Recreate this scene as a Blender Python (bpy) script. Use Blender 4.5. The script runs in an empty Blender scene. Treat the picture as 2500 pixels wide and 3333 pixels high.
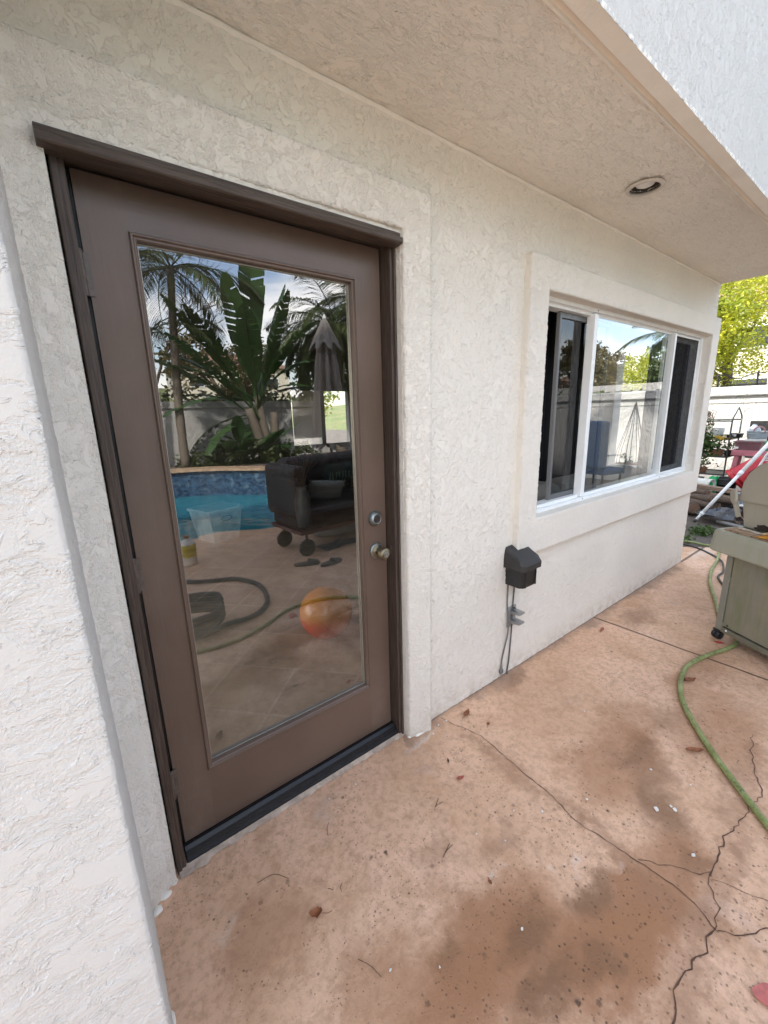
import bpy, bmesh, math, random
import numpy as np
from mathutils import Matrix, Vector
sc = bpy.context.scene
col = sc.collection
R = math.radians

# ------------------------------------------------------------------ camera
cam_d = bpy.data.cameras.new("camera"); cam = bpy.data.objects.new("camera", cam_d); col.objects.link(cam)
sc.camera = cam
yaw, pitch, roll = R(37.6395), R(13.4054), R(-1.53147)
fw = Vector((math.sin(yaw)*math.cos(pitch), math.cos(yaw)*math.cos(pitch), -math.sin(pitch)))
rt = Vector((math.cos(yaw), -math.sin(yaw), 0)); up = rt.cross(fw)
r2 = math.cos(roll)*rt + math.sin(roll)*up; u2 = -math.sin(roll)*rt + math.cos(roll)*up
M = Matrix((r2, u2, -fw)).transposed().to_4x4(); M.translation = Vector((-0.131, -1.283, 1.4917))
cam.matrix_world = M
cam_d.sensor_fit = 'HORIZONTAL'; cam_d.sensor_width = 36; cam_d.lens = 36*1362.4/2500
cam_d.clip_start = 0.02; cam_d.clip_end = 2000

# ------------------------------------------------------------------ light and exposure
SUN_EL, SUN_AZ = 40.0, -42.0          # the sun stands behind the house, to the left of the door
SKY = 0.13
sc.view_settings.view_transform = 'Standard'; sc.view_settings.look = 'None'
sc.view_settings.exposure = 2.0; sc.view_settings.gamma = 1.0
W = bpy.data.worlds.new("World"); sc.world = W; W.use_nodes = True
nt = W.node_tree; nt.nodes.clear()
out = nt.nodes.new('ShaderNodeOutputWorld'); bg = nt.nodes.new('ShaderNodeBackground')
sky = nt.nodes.new('ShaderNodeTexSky'); sky.sky_type = 'NISHITA'; sky.sun_disc = False
sky.sun_elevation = R(SUN_EL); sky.sun_rotation = R(SUN_AZ); sky.air_density = 1.0; sky.dust_density = 1.6; sky.ozone_density = 1.0
tc = nt.nodes.new('ShaderNodeTexCoord'); mp = nt.nodes.new('ShaderNodeMapping'); mp.inputs['Scale'].default_value = (1.0, 1.0, 2.4)
mp.inputs['Location'].default_value = (0.35, 0.2, 0.1)
cn = nt.nodes.new('ShaderNodeTexNoise'); cn.inputs['Scale'].default_value = 1.9; cn.inputs['Detail'].default_value = 7; cn.inputs['Roughness'].default_value = .58; cn.inputs['Distortion'].default_value = .35
cr = nt.nodes.new('ShaderNodeMapRange'); cr.interpolation_type = 'SMOOTHSTEP'
cr.inputs['From Min'].default_value = .46; cr.inputs['From Max'].default_value = .68; cr.inputs['To Min'].default_value = 0.06; cr.inputs['To Max'].default_value = .95
mx = nt.nodes.new('ShaderNodeMix'); mx.data_type = 'RGBA'; mx.inputs[7].default_value = (10.5, 10.0, 9.4, 1)
L = nt.links.new
L(tc.outputs['Generated'], mp.inputs['Vector']); L(mp.outputs[0], cn.inputs['Vector']); L(cn.outputs['Fac'], cr.inputs['Value'])
L(cr.outputs[0], mx.inputs[0]); L(sky.outputs[0], mx.inputs[6]); L(mx.outputs[2], bg.inputs[0]); bg.inputs[1].default_value = SKY
L(bg.outputs[0], out.inputs[0])
sd = bpy.data.lights.new("sun", 'SUN'); sd.energy = 3.2; sd.angle = R(3); sd.color = (1.0, .93, .82)
so = bpy.data.objects.new("sun", sd); col.objects.link(so)
az, el = R(SUN_AZ), R(SUN_EL)
sdir = Vector((math.sin(az)*math.cos(el), math.cos(az)*math.cos(el), math.sin(el)))
so.rotation_euler = sdir.to_track_quat('Z', 'Y').to_euler(); so.location = sdir*40
cy = sc.cycles; cy.max_bounces = 9; cy.diffuse_bounces = 5; cy.glossy_bounces = 5; cy.transmission_bounces = 6; cy.transparent_max_bounces = 24
cy.caustics_reflective = False; cy.caustics_refractive = False; cy.sample_clamp_indirect = 8

# ------------------------------------------------------------------ objects and labels
def tag(o, label=None, cat=None, group=None, kind=None):
    if label: o['label'] = label
    if cat: o['category'] = cat
    if group: o['group'] = group
    if kind: o['kind'] = kind
    return o
def empty(name, loc=(0,0,0), rz=0.0, label=None, cat=None, group=None):
    o = bpy.data.objects.new(name, None); o.location = loc; o.rotation_euler = (0,0,rz); o.empty_display_size = .1
    col.objects.link(o); return tag(o, label, cat, group)
class MB:
    def __init__(s): s.v = []; s.f = []; s.n = 0
    def add(s, v, f):
        k = s.n; v = [tuple(map(float, q)) for q in v]
        s.v += v; s.f += [tuple(i+k for i in q) for q in f]; s.n += len(v); return s
    def box(s, x0,y0,z0, x1,y1,z1, m=None):
        v = [(x0,y0,z0),(x1,y0,z0),(x1,y1,z0),(x0,y1,z0),(x0,y0,z1),(x1,y0,z1),(x1,y1,z1),(x0,y1,z1)]
        if m is not None: v = [m @ Vector(q) for q in v]
        return s.add(v, [(0,3,2,1),(4,5,6,7),(0,1,5,4),(1,2,6,5),(2,3,7,6),(3,0,4,7)])
    def bar(s, a, b, w, h=None):
        a, b = Vector(a), Vector(b); h = h or w; d = (b-a).normalized()
        t = Vector((0,0,1)) if abs(d.z) < .9 else Vector((1,0,0))
        x = d.cross(t).normalized()*w/2; y = d.cross(x).normalized()*h/2
        v = [a-x-y, a+x-y, a+x+y, a-x+y, b-x-y, b+x-y, b+x+y, b-x+y]
        return s.add(v, [(0,3,2,1),(4,5,6,7),(0,1,5,4),(1,2,6,5),(2,3,7,6),(3,0,4,7)])
    def tube(s, pts, r, n=8, cap=True):
        pts = [Vector(p) for p in pts]; m = len(pts); rs = r if hasattr(r, '__len__') else [r]*m
        v = []; nrm = None
        for i, p in enumerate(pts):
            d = (pts[min(i+1, m-1)] - pts[max(i-1, 0)])
            d = d.normalized() if d.length > 1e-9 else Vector((0,0,1))
            if nrm is None:
                t = Vector((0,0,1)) if abs(d.z) < .9 else Vector((1,0,0)); nrm = d.cross(t).normalized()
            nrm = (nrm - d*nrm.dot(d))
            nrm = nrm.normalized() if nrm.length > 1e-6 else d.orthogonal().normalized()
            b = d.cross(nrm)
            for k in range(n):
                a = 2*math.pi*k/n; v.append(p + (nrm*math.cos(a) + b*math.sin(a))*rs[i])
        f = [(i*n+k, i*n+(k+1) % n, (i+1)*n+(k+1) % n, (i+1)*n+k) for i in range(m-1) for k in range(n)]
        if cap: f += [tuple(range(n))[::-1], tuple((m-1)*n+k for k in range(n))]
        return s.add(v, f)
    def lathe(s, prof, c=(0,0,0), axis=(0,0,1), n=24, sx=1.0, sy=1.0):      # ends are closed only where the profile meets the axis
        ax = Vector(axis).normalized(); q = Vector((0,0,1)).rotation_difference(ax); c = Vector(c); v = []
        for r, z in prof:
            for k in range(n):
                a = 2*math.pi*k/n; v.append(c + q @ Vector((r*math.cos(a)*sx, r*math.sin(a)*sy, z)))
        m = len(prof)
        f = [(i*n+k, i*n+(k+1) % n, (i+1)*n+(k+1) % n, (i+1)*n+k) for i in range(m-1) for k in range(n)]
        if prof[0][0] < 1e-6 or prof[0][0] <= .5*max(q[0] for q in prof): f += [tuple(range(n))[::-1]]
        if prof[-1][0] < 1e-6 or prof[-1][0] <= .5*max(q[0] for q in prof): f += [tuple((m-1)*n+k for k in range(n))]
        return s.add(v, f)
    def rings(s, rings, close=False):
        m = len(rings); n = len(rings[0]); v = [p for r in rings for p in r]
        f = [(i*n+k, i*n+(k+1) % n, (i+1)*n+(k+1) % n, (i+1)*n+k) for i in range(m-1) for k in range(n)]
        if close: f += [((m-1)*n+k, (m-1)*n+(k+1) % n, (k+1) % n, k) for k in range(n)]
        return s.add(v, f)
    def prism(s, prof, x0, x1):           # profile in (y, z) pushed along x
        n = len(prof); v = [(x0, y, z) for y, z in prof] + [(x1, y, z) for y, z in prof]
        f = [(k, (k+1) % n, n+(k+1) % n, n+k) for k in range(n)] + [tuple(range(n))[::-1], tuple(range(n, 2*n))]
        return s.add(v, f)
    def build(s, name, mat, parent=None, smooth=False, bevel=0.0, fix=True, sub=0):
        me = bpy.data.meshes.new(name); me.from_pydata(s.v, [], s.f)
        if fix:
            bm = bmesh.new(); bm.from_mesh(me); bmesh.ops.recalc_face_normals(bm, faces=bm.faces); bm.to_mesh(me); bm.free()
        if smooth: me.polygons.foreach_set('use_smooth', [True]*len(me.polygons))
        me.materials.append(mat); me.update()
        o = bpy.data.objects.new(name, me); col.objects.link(o)
        if parent: o.parent = parent
        if bevel:
            b = o.modifiers.new('bevel', 'BEVEL'); b.width = bevel; b.segments = 2; b.limit_method = 'ANGLE'; b.angle_limit = R(40)
        if sub:
            b = o.modifiers.new('smooth', 'SUBSURF'); b.levels = sub; b.render_levels = sub
        if smooth == 'auto':
            pass
        return o
def np_mesh(name, V, F, mat, parent=None, smooth=False):
    V = np.asarray(V, np.float32); F = np.asarray(F, np.int32)
    me = bpy.data.meshes.new(name); me.vertices.add(len(V)); me.vertices.foreach_set('co', V.ravel())
    k = F.shape[1]; me.loops.add(F.size); me.loops.foreach_set('vertex_index', F.ravel())
    me.polygons.add(len(F)); me.polygons.foreach_set('loop_start', np.arange(len(F), dtype=np.int32)*k)
    me.update(calc_edges=True)
    if smooth: me.polygons.foreach_set('use_smooth', np.ones(len(F), bool))
    me.materials.append(mat); me.validate()
    o = bpy.data.objects.new(name, me); col.objects.link(o)
    if parent: o.parent = parent
    return o
def rect(x0, x1, z0, z1, y): return [(x0,y,z0),(x1,y,z0),(x1,y,z1),(x0,y,z1)]
def spline(pts, n=8):
    P = [np.array(p, float) for p in pts]; P = [2*P[0]-P[1]] + P + [2*P[-1]-P[-2]]; o = []
    for i in range(1, len(P)-2):
        for k in range(n):
            t = k/n; a, b, c, d = P[i-1:i+3]
            o.append(.5*(2*b + (c-a)*t + (2*a-5*b+4*c-d)*t*t + (3*b-a-3*c+d)*t**3))
    o.append(P[-2]); return o

# ------------------------------------------------------------------ materials
class NT:
    def __init__(s, name):
        s.m = bpy.data.materials.new(name); s.m.use_nodes = True; s.t = s.m.node_tree; s.t.nodes.clear()
        s.out = s.t.nodes.new('ShaderNodeOutputMaterial')
    def n(s, typ, ins=None, **props):
        k = s.t.nodes.new('ShaderNode'+typ)
        for a, b in props.items(): setattr(k, a, b)
        for a, b in (ins or {}).items(): s.put(k.inputs[a], b)
        return k
    def put(s, sock, b):
        if isinstance(b, bpy.types.NodeSocket): s.t.links.new(b, sock)
        elif isinstance(b, bpy.types.Node): s.t.links.new(b.outputs[0], sock)
        else:
            if hasattr(sock.default_value, '__len__') and len(sock.default_value) == 4 and len(b) == 3: b = (*b, 1)
            sock.default_value = b
    def co(s, scale=(1,1,1), rot=(0,0,0), loc=(0,0,0)):
        t = s.n('TexCoord'); return s.n('Mapping', {'Vector': t.outputs['Object'], 'Scale': scale, 'Rotation': rot, 'Location': loc})
    def noise(s, v, scale, detail=4, rough=.55, dist=0.0):
        return s.n('TexNoise', {'Vector': v, 'Scale': scale, 'Detail': detail, 'Roughness': rough, 'Distortion': dist}).outputs['Fac']
    def ss(s, v, a, b, lo=0.0, hi=1.0):
        return s.n('MapRange', {'Value': v, 'From Min': a, 'From Max': b, 'To Min': lo, 'To Max': hi}, interpolation_type='SMOOTHSTEP').outputs[0]
    def ma(s, op, a, b=0.0, c=0.0):
        k = s.n('Math', operation=op); s.put(k.inputs[0], a); s.put(k.inputs[1], b); s.put(k.inputs[2], c); return k.outputs[0]
    def mix(s, f, a, b, blend='MIX'):
        k = s.n('Mix', data_type='RGBA', blend_type=blend); s.put(k.inputs[0], f); s.put(k.inputs[6], a); s.put(k.inputs[7], b); return k.outputs[2]
    def bsdf(s, color, rough=.6, bump=None, bdist=.002, bstr=1.0, **kw):
        p = s.n('BsdfPrincipled'); s.put(p.inputs['Base Color'], color); s.put(p.inputs['Roughness'], rough)
        for a, b in kw.items(): s.put(p.inputs[a.replace('_', ' ')], b)
        if bump is not None:
            b = s.n('Bump', {'Height': bump, 'Distance': bdist, 'Strength': bstr}); s.put(p.inputs['Normal'], b)
        s.t.links.new(p.outputs[0], s.out.inputs[0]); return p

_cache = {}
def plain(name, c, rough=.6, var=.18, scale=9.0, bump=.0006, bscale=60.0, metal=0.0, **kw):
    """worn everyday surface: a little colour drift, a little roughness drift, a fine bump"""
    if name in _cache: return _cache[name]
    t = NT(name); v = t.co(); n1 = t.noise(v, scale, 5, .6); n2 = t.noise(v, bscale, 3)
    a = tuple(x*(1-var) for x in c); b = tuple(min(1, x*(1+var)) for x in c)
    colr = t.mix(t.ss(n1, .3, .7), a, b)
    t.bsdf(colr, t.ss(n1, .3, .7, max(.05, rough-.08), min(1, rough+.08)), n2, bump, 1.0, Metallic=metal, **kw)
    _cache[name] = t.m; return t.m

def stucco(name, c, rot=(0,0,0), asp=(1,1,1), scale=11.0, amp=.0035, fine=.35, soft=(.025,.16), fade=None):
    t = NT(name); v = t.co(); va = t.co(asp, rot)
    warp = t.n('TexNoise', {'Vector': v, 'Scale': 9.0, 'Detail': 2.0}).outputs['Color']
    wv = t.n('VectorMath', operation='MULTIPLY_ADD'); t.put(wv.inputs[0], warp); wv.inputs[1].default_value = (.05,.05,.05); t.put(wv.inputs[2], va.outputs[0])
    n1 = t.noise(wv.outputs[0], scale, 6, .60, .5)
    big = t.noise(v, 2.6, 3)
    n1 = t.ma('ADD', n1, t.ma('MULTIPLY', t.ma('SUBTRACT', big, .5), .35))
    # the edge of each trowelled island is crisp in places and feathers out in others
    wd = t.ss(t.noise(wv.outputs[0], scale*.8, 3, .5), .40, .62, soft[0], soft[1])
    plate = t.ss(n1, t.ma('SUBTRACT', .52, wd), t.ma('ADD', .52, wd))
    plate2 = t.ss(t.noise(wv.outputs[0], scale*2.1, 4, .6, .6), .545, .575)
    grain = t.noise(wv.outputs[0], 60.0, 5, .7); sand = t.noise(v, 260.0, 2, .5)
    rough = t.ma('MULTIPLY', t.ma('ADD', t.ma('MULTIPLY', grain, .75), t.ma('MULTIPLY', sand, .25)), t.ma('MULTIPLY', t.ma('SUBTRACT', 1.25, plate), fine))
    h = t.ma('ADD', t.ma('ADD', t.ma('MULTIPLY', plate, .7), t.ma('MULTIPLY', plate2, .28)), rough)
    if fade is not None:      # trowelled flat towards the corner
        sx = t.n('SeparateXYZ', {0: v.outputs[0]}); h = t.ma('MULTIPLY', h, t.ss(sx.outputs[0], fade[0], fade[1], .85, 1.0))
    dirt = t.noise(v, 1.3, 5, .6)
    base = t.mix(t.ss(dirt, .35, .7), c, tuple(x*.93 for x in c))
    base = t.mix(t.ss(t.noise(v, 7.0, 6, .7), .60, .80, 0, .35), base, (c[0]*.86, c[1]*.83, c[2]*.78))
    zz = t.n('SeparateXYZ', {0: v.outputs[0]}); splash = t.ma('MULTIPLY', t.ss(zz.outputs[2], .16, .0), t.ss(t.noise(v, 16.0, 6, .7), .38, .68, .05, .55)); base = t.mix(splash, base, (.50,.40,.31))
    t.bsdf(base, .82, t.noise(v, 420.0, 2), .0004, .6, Specular_IOR_Level=.25)
    d = t.n('Displacement', {'Height': h, 'Midlevel': 0.0, 'Scale': amp})
    t.t.links.new(d.outputs[0], t.out.inputs['Displacement']); t.m.displacement_method = 'BOTH'
    return t.m
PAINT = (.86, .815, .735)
M_WALL = stucco('wall_stucco', PAINT, scale=17.0, amp=.0066, fine=.9, soft=(.004,.05))
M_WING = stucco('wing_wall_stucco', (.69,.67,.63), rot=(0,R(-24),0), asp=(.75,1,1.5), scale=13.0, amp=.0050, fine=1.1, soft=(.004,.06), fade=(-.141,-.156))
M_SOFFIT = stucco('soffit_stucco', (.88,.835,.755), rot=(0,0,R(30)), asp=(.8,1.5,1), scale=16.0, amp=.0085, fine=.75, soft=(.004,.055))
M_TRIM = stucco('trim_stucco', PAINT, scale=30.0, amp=.0044, fine=1.9, soft=(.006,.06))
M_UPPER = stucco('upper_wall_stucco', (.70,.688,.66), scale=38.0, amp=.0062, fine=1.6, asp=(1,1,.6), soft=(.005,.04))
M_SMOOTH = plain('smooth_plaster', PAINT, .8, .04, 6, .0012, 90)
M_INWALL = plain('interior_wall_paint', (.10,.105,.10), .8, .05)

def wood_paint():
    t = NT('brown_gloss_paint'); v = t.co((1,1,.05)); g = t.noise(v, 260.0, 4, .6, .3); v2 = t.co(); n = t.noise(v2, 3.0, 4)
    c = t.mix(t.ss(n, .3, .7), (.128,.086,.064), (.158,.107,.081))
    st = t.noise(t.co((1,1,.10)), 34.0, 5, .65); c = t.mix(t.ss(st, .52, .78, 0, .30), c, (.185,.140,.115))
    sz = t.n('SeparateXYZ', {0: v2.outputs[0]}); low = t.ss(sz.outputs[2], .55, .04); c = t.mix(t.ma('MULTIPLY', low, t.ss(t.noise(v2, 9, 6, .7), .35, .75, .05, .5)), c, (.22,.165,.13))
    t.bsdf(c, t.ss(n, .3, .7, .30, .44), g, .0009, .9, Specular_IOR_Level=.5); return t.m
M_BROWN = wood_paint()
def rail_paint():
    t = NT('brown_gloss_paint_rail'); v = t.co((.05,1,1)); g = t.noise(v, 230.0, 4, .6, .3); n = t.noise(t.co(), 3.0, 4)
    c = t.mix(t.ss(n, .3, .7), (.125,.083,.062), (.145,.098,.074))
    t.bsdf(c, .30, g, .0007, .8, Specular_IOR_Level=.55); return t.m
M_RAIL = rail_paint()
def old_wood(name='weathered_brown_frame', ax=(1,1,.04)):
    t = NT(name); v = t.co(ax); g = t.noise(v, 190.0, 5, .65, .4); n = t.noise(t.co(), 14.0, 5)
    c = t.mix(t.ss(g, .35, .65), (.050,.033,.025), (.098,.070,.054)); c = t.mix(t.ss(n, .62, .75, 0, .5), c, (.03,.022,.02))
    t.bsdf(c, .5, g, .0022, 1.0); return t.m
M_FRAME = old_wood()
M_FRAMEH = old_wood('weathered_brown_header', (.04,1,1))
def glass(name, refl, tint, graze=1.0):
    t = NT(name); tr = t.n('BsdfTransparent', {'Color': tint}); gl = t.n('BsdfGlossy', {'Color': (.97,.98,1.0), 'Roughness': 0.0})
    lw = t.n('LayerWeight', {'Blend': .5}).outputs['Facing']
    fac = t.ma('ADD', t.ma('MULTIPLY', t.ma('POWER', lw, 3.5), (1.0-refl)*graze), refl)
    mx_ = t.n('MixShader'); t.put(mx_.inputs[0], fac); t.t.links.new(tr.outputs[0], mx_.inputs[1]); t.t.links.new(gl.outputs[0], mx_.inputs[2])
    t.t.links.new(mx_.outputs[0], t.out.inputs[0]); return t.m
M_GLASS = glass('coated_door_glass', .20, (.80,.83,.82))
M_WGLASS = glass('window_glass', .24, (.86,.89,.88)); M_SGLASS = glass('sash_glass', .05, (.50,.53,.55), .25)
M_ALU = plain('white_aluminium', (.88,.90,.90), .38, .04, 8, .0003)
M_GREYALU = plain('grey_aluminium', (.13,.135,.14), .4, .08, 8, .0003)
M_BLACK = plain('black_rubber', (.012,.012,.013), .5, .3, 20)
M_THRESH = plain('black_anodised_threshold', (.007,.007,.008), .42, .3, 30, .0004)
M_BLKPL = plain('black_plastic', (.018,.018,.019), .45, .3, 14, .0005)
M_CONC = plain('pale_mortar', (.50,.40,.32), .9, .25, 25, .003, 90)
def screen():
    t = NT('insect_screen'); a = t.n('BsdfDiffuse', {'Color': (.018,.018,.02)}); b = t.n('BsdfTransparent')
    m = t.n('MixShader', {0: t.ss(t.noise(t.co((1,1,.3)), 150.0, 3), .3, .7, .20, .42)}); t.t.links.new(a.outputs[0], m.inputs[1]); t.t.links.new(b.outputs[0], m.inputs[2]); t.t.links.new(m.outputs[0], t.out.inputs[0]); return t.m
M_SCREEN = screen()
def brass():
    t = NT('tarnished_brass'); v = t.co(); n = t.noise(v, 90, 5, .65); n2 = t.noise(v, 35, 4)
    c = t.mix(t.ss(n, .35, .65), (.33,.35,.36), (.20,.27,.27)); c = t.mix(t.ss(n2, .55, .7), c, (.30,.23,.12))
    t.bsdf(c, t.ss(n, .3, .7, .25, .5), n, .0003, 1.0, Metallic=.85); return t.m
M_BRASS = brass()
M_BRASS2 = plain('worn_brass', (.23,.195,.13), .42, .3, 60, .0003, metal=.85)
M_STEEL = plain('galvanised_steel', (.42,.43,.43), .38, .2, 30, .0004, metal=.7)
M_HINGE = plain('painted_hinge', (.12,.092,.075), .4, .25, 60)

# ------------------------------------------------------------------ patio, dirt, pool
def patio_mat():
    t = NT('stamped_salmon_concrete'); v = t.co(); vo = v.outputs[0]
    warp = t.n('TexNoise', {'Vector': v, 'Scale': 3.5, 'Detail': 6.0, 'Roughness': .65}).outputs['Color']
    wv = t.n('VectorMath', operation='MULTIPLY_ADD'); t.put(wv.inputs[0], warp); wv.inputs[1].default_value = (.34,.34,0); t.put(wv.inputs[2], vo)
    w2 = t.n('TexNoise', {'Vector': v, 'Scale': 17.0, 'Detail': 5.0, 'Roughness': .7}).outputs['Color']; wv2 = t.n('VectorMath', operation='MULTIPLY_ADD'); t.put(wv2.inputs[0], w2); wv2.inputs[1].default_value = (.10,.10,0); t.put(wv2.inputs[2], wv.outputs[0])
    off = t.n('VectorMath', operation='SUBTRACT'); t.put(off.inputs[0], wv2.outputs[0]); off.inputs[1].default_value = (.22,.22,0); wv = off
    def spot(cx, cy, r, ry=None, soft=1.0):
        s = t.n('VectorMath', operation='SUBTRACT'); t.put(s.inputs[0], wv.outputs[0]); s.inputs[1].default_value = (cx,cy,0)
        m = t.n('VectorMath', operation='MULTIPLY'); t.put(m.inputs[0], s.outputs[0]); m.inputs[1].default_value = (1/r, 1/(ry or r), 0)
        l = t.n('VectorMath', operation='LENGTH'); t.put(l.inputs[0], m.outputs[0]); return t.ss(l.outputs['Value'], 1.0, 1.0-soft)
    n1 = t.noise(v, 1.7, 7, .62, .4); n2 = t.noise(v, 6.5, 6, .65, .3); n3 = t.noise(v, 38.0, 5, .7)
    c = t.mix(t.ss(n1, .36, .66), (.79,.52,.36), (.65,.41,.262))
    c = t.mix(t.ss(n2, .48, .72, 0, .65), c, (.52,.30,.175)); c = t.mix(t.ss(t.noise(v, 12.0, 7, .7), .50, .70, 0, .6), c, (.46,.28,.18))
    c = t.mix(t.ss(t.noise(v, 3.1, 6, .6), .60, .74, 0, .5), c, (.60,.46,.38))
    c = t.mix(t.ss(n3, .44, .64, 0, .6), c, (.48,.29,.18))
    # rusty brown and grey-black stains that lie in the concrete
    rust = [(.66,-.82,.34,.20,.85),(.95,-.98,.34,.16,.7),(.60,-.72,.30,.17,.8),(.32,-.62,.20,.15,.5),(1.56,-.70,.34,.22,.6),(1.22,-.98,.30,.14,.75),(1.85,-.62,.25,.2,.5),(2.1,-.9,.4,.2,.5),(.86,-.97,.32,.13,.9),(1.02,-.99,.22,.12,.8),(.12,-.33,.22,.16,.45),(2.55,-.72,.4,.16,.45),(.45,-.78,.3,.12,.7)]
    for cx, cy, r, ry, a in rust: c = t.mix(t.ma('MULTIPLY', spot(cx,cy,r,ry,.62), a), c, (.36,.18,.09))
    dark = [(.73,-.81,.13,.075,.75),(.66,-.92,.14,.07,.75),(.98,-.86,.13,.07,.8),(1.46,-.90,.17,.11,.75),(1.60,-.84,.14,.08,.45),(.82,-.97,.12,.05,.65),(3.0,-.2,.30,.12,.55),(1.72,-.06,.16,.06,.55),(.70,-.45,.12,.07,.35),(1.66,-.72,.16,.10,.6),(2.0,-.75,.2,.1,.4),(.52,-.68,.07,.05,.5),(1.31,-1.02,.10,.07,.5),(.9,-.55,.15,.06,.3)]
    for cx, cy, r, ry, a in dark: c = t.mix(t.ma('MULTIPLY', spot(cx,cy,r*1.1,ry*1.1,.8), a), c, (.215,.112,.058))
    pale = [(.05,-.23,.05,.04,.3),(.80,-.62,.03,.02,.5),(1.02,-.76,.04,.02,.5),(.94,-.72,.03,.02,.5),(1.13,-.90,.05,.02,.4),(1.0,-.05,.12,.05,.6),(1.07,-.06,.06,.03,.5),(4.9,-.05,.4,.12,.6)]
    for cx, cy, r, ry, a in pale: c = t.mix(t.ma('MULTIPLY', spot(cx,cy,r,ry), a), c, (.74,.64,.55))
    # pits left by the stamping skin
    vo1 = t.n('TexVoronoi', {'Vector': v, 'Scale': 58.0, 'Randomness': 1.0}); vo2 = t.n('TexVoronoi', {'Vector': v, 'Scale': 20.0, 'Randomness': 1.0})
    sy_ = t.n('SeparateXYZ', {0: vo}); dens = t.ss(t.ma('ADD', t.noise(v, 2.6, 5, .65), t.ma('MULTIPLY', t.ma('ADD', sy_.outputs[1], .55), -.16)), .43, .60)
    sel1 = t.n('SeparateColor', {0: vo1.outputs['Color']}).outputs[0]; sel2 = t.n('SeparateColor', {0: vo2.outputs['Color']}).outputs[0]
    jag = t.ma('MULTIPLY', t.noise(v, 260.0, 3), .22)
    p1 = t.ma('MULTIPLY', t.ss(t.ma('ADD', vo1.outputs['Distance'], jag), t.ma('ADD', t.ma('MULTIPLY', sel1, .20), .26), .17), t.ma('MULTIPLY', t.ss(sel1, .05, .5), dens))
    p2 = t.ma('MULTIPLY', t.ss(t.ma('ADD', vo2.outputs['Distance'], jag), .30, .19), t.ma('MULTIPLY', t.ss(sel2, .55, .85), dens))
    vo3 = t.n('TexVoronoi', {'Vector': v, 'Scale': 118.0, 'Randomness': 1.0}); sel3 = t.n('SeparateColor', {0: vo3.outputs['Color']}).outputs[0]
    p3 = t.ma('MULTIPLY', t.ss(t.ma('ADD', vo3.outputs['Distance'], jag), t.ma('ADD', t.ma('MULTIPLY', sel3, .25), .22), .15), t.ma('MULTIPLY', t.ss(sel3, .35, .8), t.ss(t.noise(v, 5.0, 5, .7), .42, .58)))
    pits = t.ma('MAXIMUM', t.ma('MAXIMUM', p1, p2), p3)
    c = t.mix(t.ma('MULTIPLY', pits, t.ss(t.noise(v, 31.0, 2), .35, .62, .45, .95)), c, (.10,.062,.04))
    # dirt in the joint along the wall foot
    sw = t.n('SeparateXYZ', {0: wv2.outputs[0]}); foot = t.ma('MULTIPLY', t.ss(sw.outputs[1], .13, .235), t.ma('MULTIPLY', t.ma('GREATER_THAN', sw.outputs[0], 1.15), t.ma('LESS_THAN', sw.outputs[0], 4.66)))
    c = t.mix(t.ma('MULTIPLY', foot, .75), c, (.30,.20,.14))
    # dirt washed along the cracks
    def seg(ax_, ay_, bx_, by_, w):
        l2 = (bx_-ax_)**2+(by_-ay_)**2; s = t.n('VectorMath', operation='SUBTRACT'); t.put(s.inputs[0], wv.outputs[0]); s.inputs[1].default_value = (ax_,ay_,0)
        dt = t.n('VectorMath', operation='DOT_PRODUCT'); t.put(dt.inputs[0], s.outputs[0]); dt.inputs[1].default_value = ((bx_-ax_)/l2,(by_-ay_)/l2,0)
        k = t.n('Clamp', {0: dt.outputs['Value']}).outputs[0]; m = t.n('VectorMath', operation='SCALE'); m.inputs[0].default_value = (bx_-ax_,by_-ay_,0); t.put(m.inputs['Scale'], k)
        e = t.n('VectorMath', operation='DISTANCE'); t.put(e.inputs[0], s.outputs[0]); t.put(e.inputs[1], m.outputs[0]); return t.ss(e.outputs['Value'], w, 0)
    for q_ in [(1.19,-.20,1.17,-.75),(1.17,-.75,1.16,-1.15),(2.1,-1.03,1.5,-1.09),(1.5,-1.09,.85,-1.13)]: c = t.mix(t.ma('MULTIPLY', seg(*q_, .06), .45), c, (.30,.16,.09))
    # sawn joints
    sx = t.n('SeparateXYZ', {0: vo})
    wob = t.ma('MULTIPLY', t.ma('SUBTRACT', t.noise(v, 8.0, 3), .5), .012)
    jx = t.ma('ABSOLUTE', t.ma('SUBTRACT', t.ma('ADD', sx.outputs[0], wob), 2.76)); jy = t.ma('ABSOLUTE', t.ma('SUBTRACT', t.ma('ADD', sx.outputs[1], wob), -.005))
    far = t.ma('GREATER_THAN', sx.outputs[0], 4.47)
    joint = t.ma('MAXIMUM', t.ss(jx, .011, .005), t.ma('MULTIPLY', t.ss(jy, .016, .008), far))
    c = t.mix(t.ma('MULTIPLY', joint, .85), c, (.12,.065,.04))
    h = t.ma('SUBTRACT', t.ma('ADD', t.ma('MULTIPLY', t.noise(v, 22.0, 6, .6, .6), .8), t.ma('MULTIPLY', n3, .25)), t.ma('ADD', t.ma('MULTIPLY', pits, .35), t.ma('MULTIPLY', joint, 1.2)))
    t.bsdf(c, t.ss(n2, .3, .7, .52, .75), h, .006, .8, Specular_IOR_Level=.35); return t.m
M_PATIO = patio_mat()
def dirt_mat():
    t = NT('damp_grey_dirt'); v = t.co(); n = t.noise(v, 2.2, 7, .65); n2 = t.noise(v, 26.0, 6, .7)
    c = t.mix(t.ss(n, .35, .7), (.085,.068,.056), (.15,.125,.105)); c = t.mix(t.ss(n2, .5, .75, 0, .6), c, (.045,.037,.03))
    t.bsdf(c, .95, n2, .02, 1.0); return t.m
M_DIRT = dirt_mat()

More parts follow.
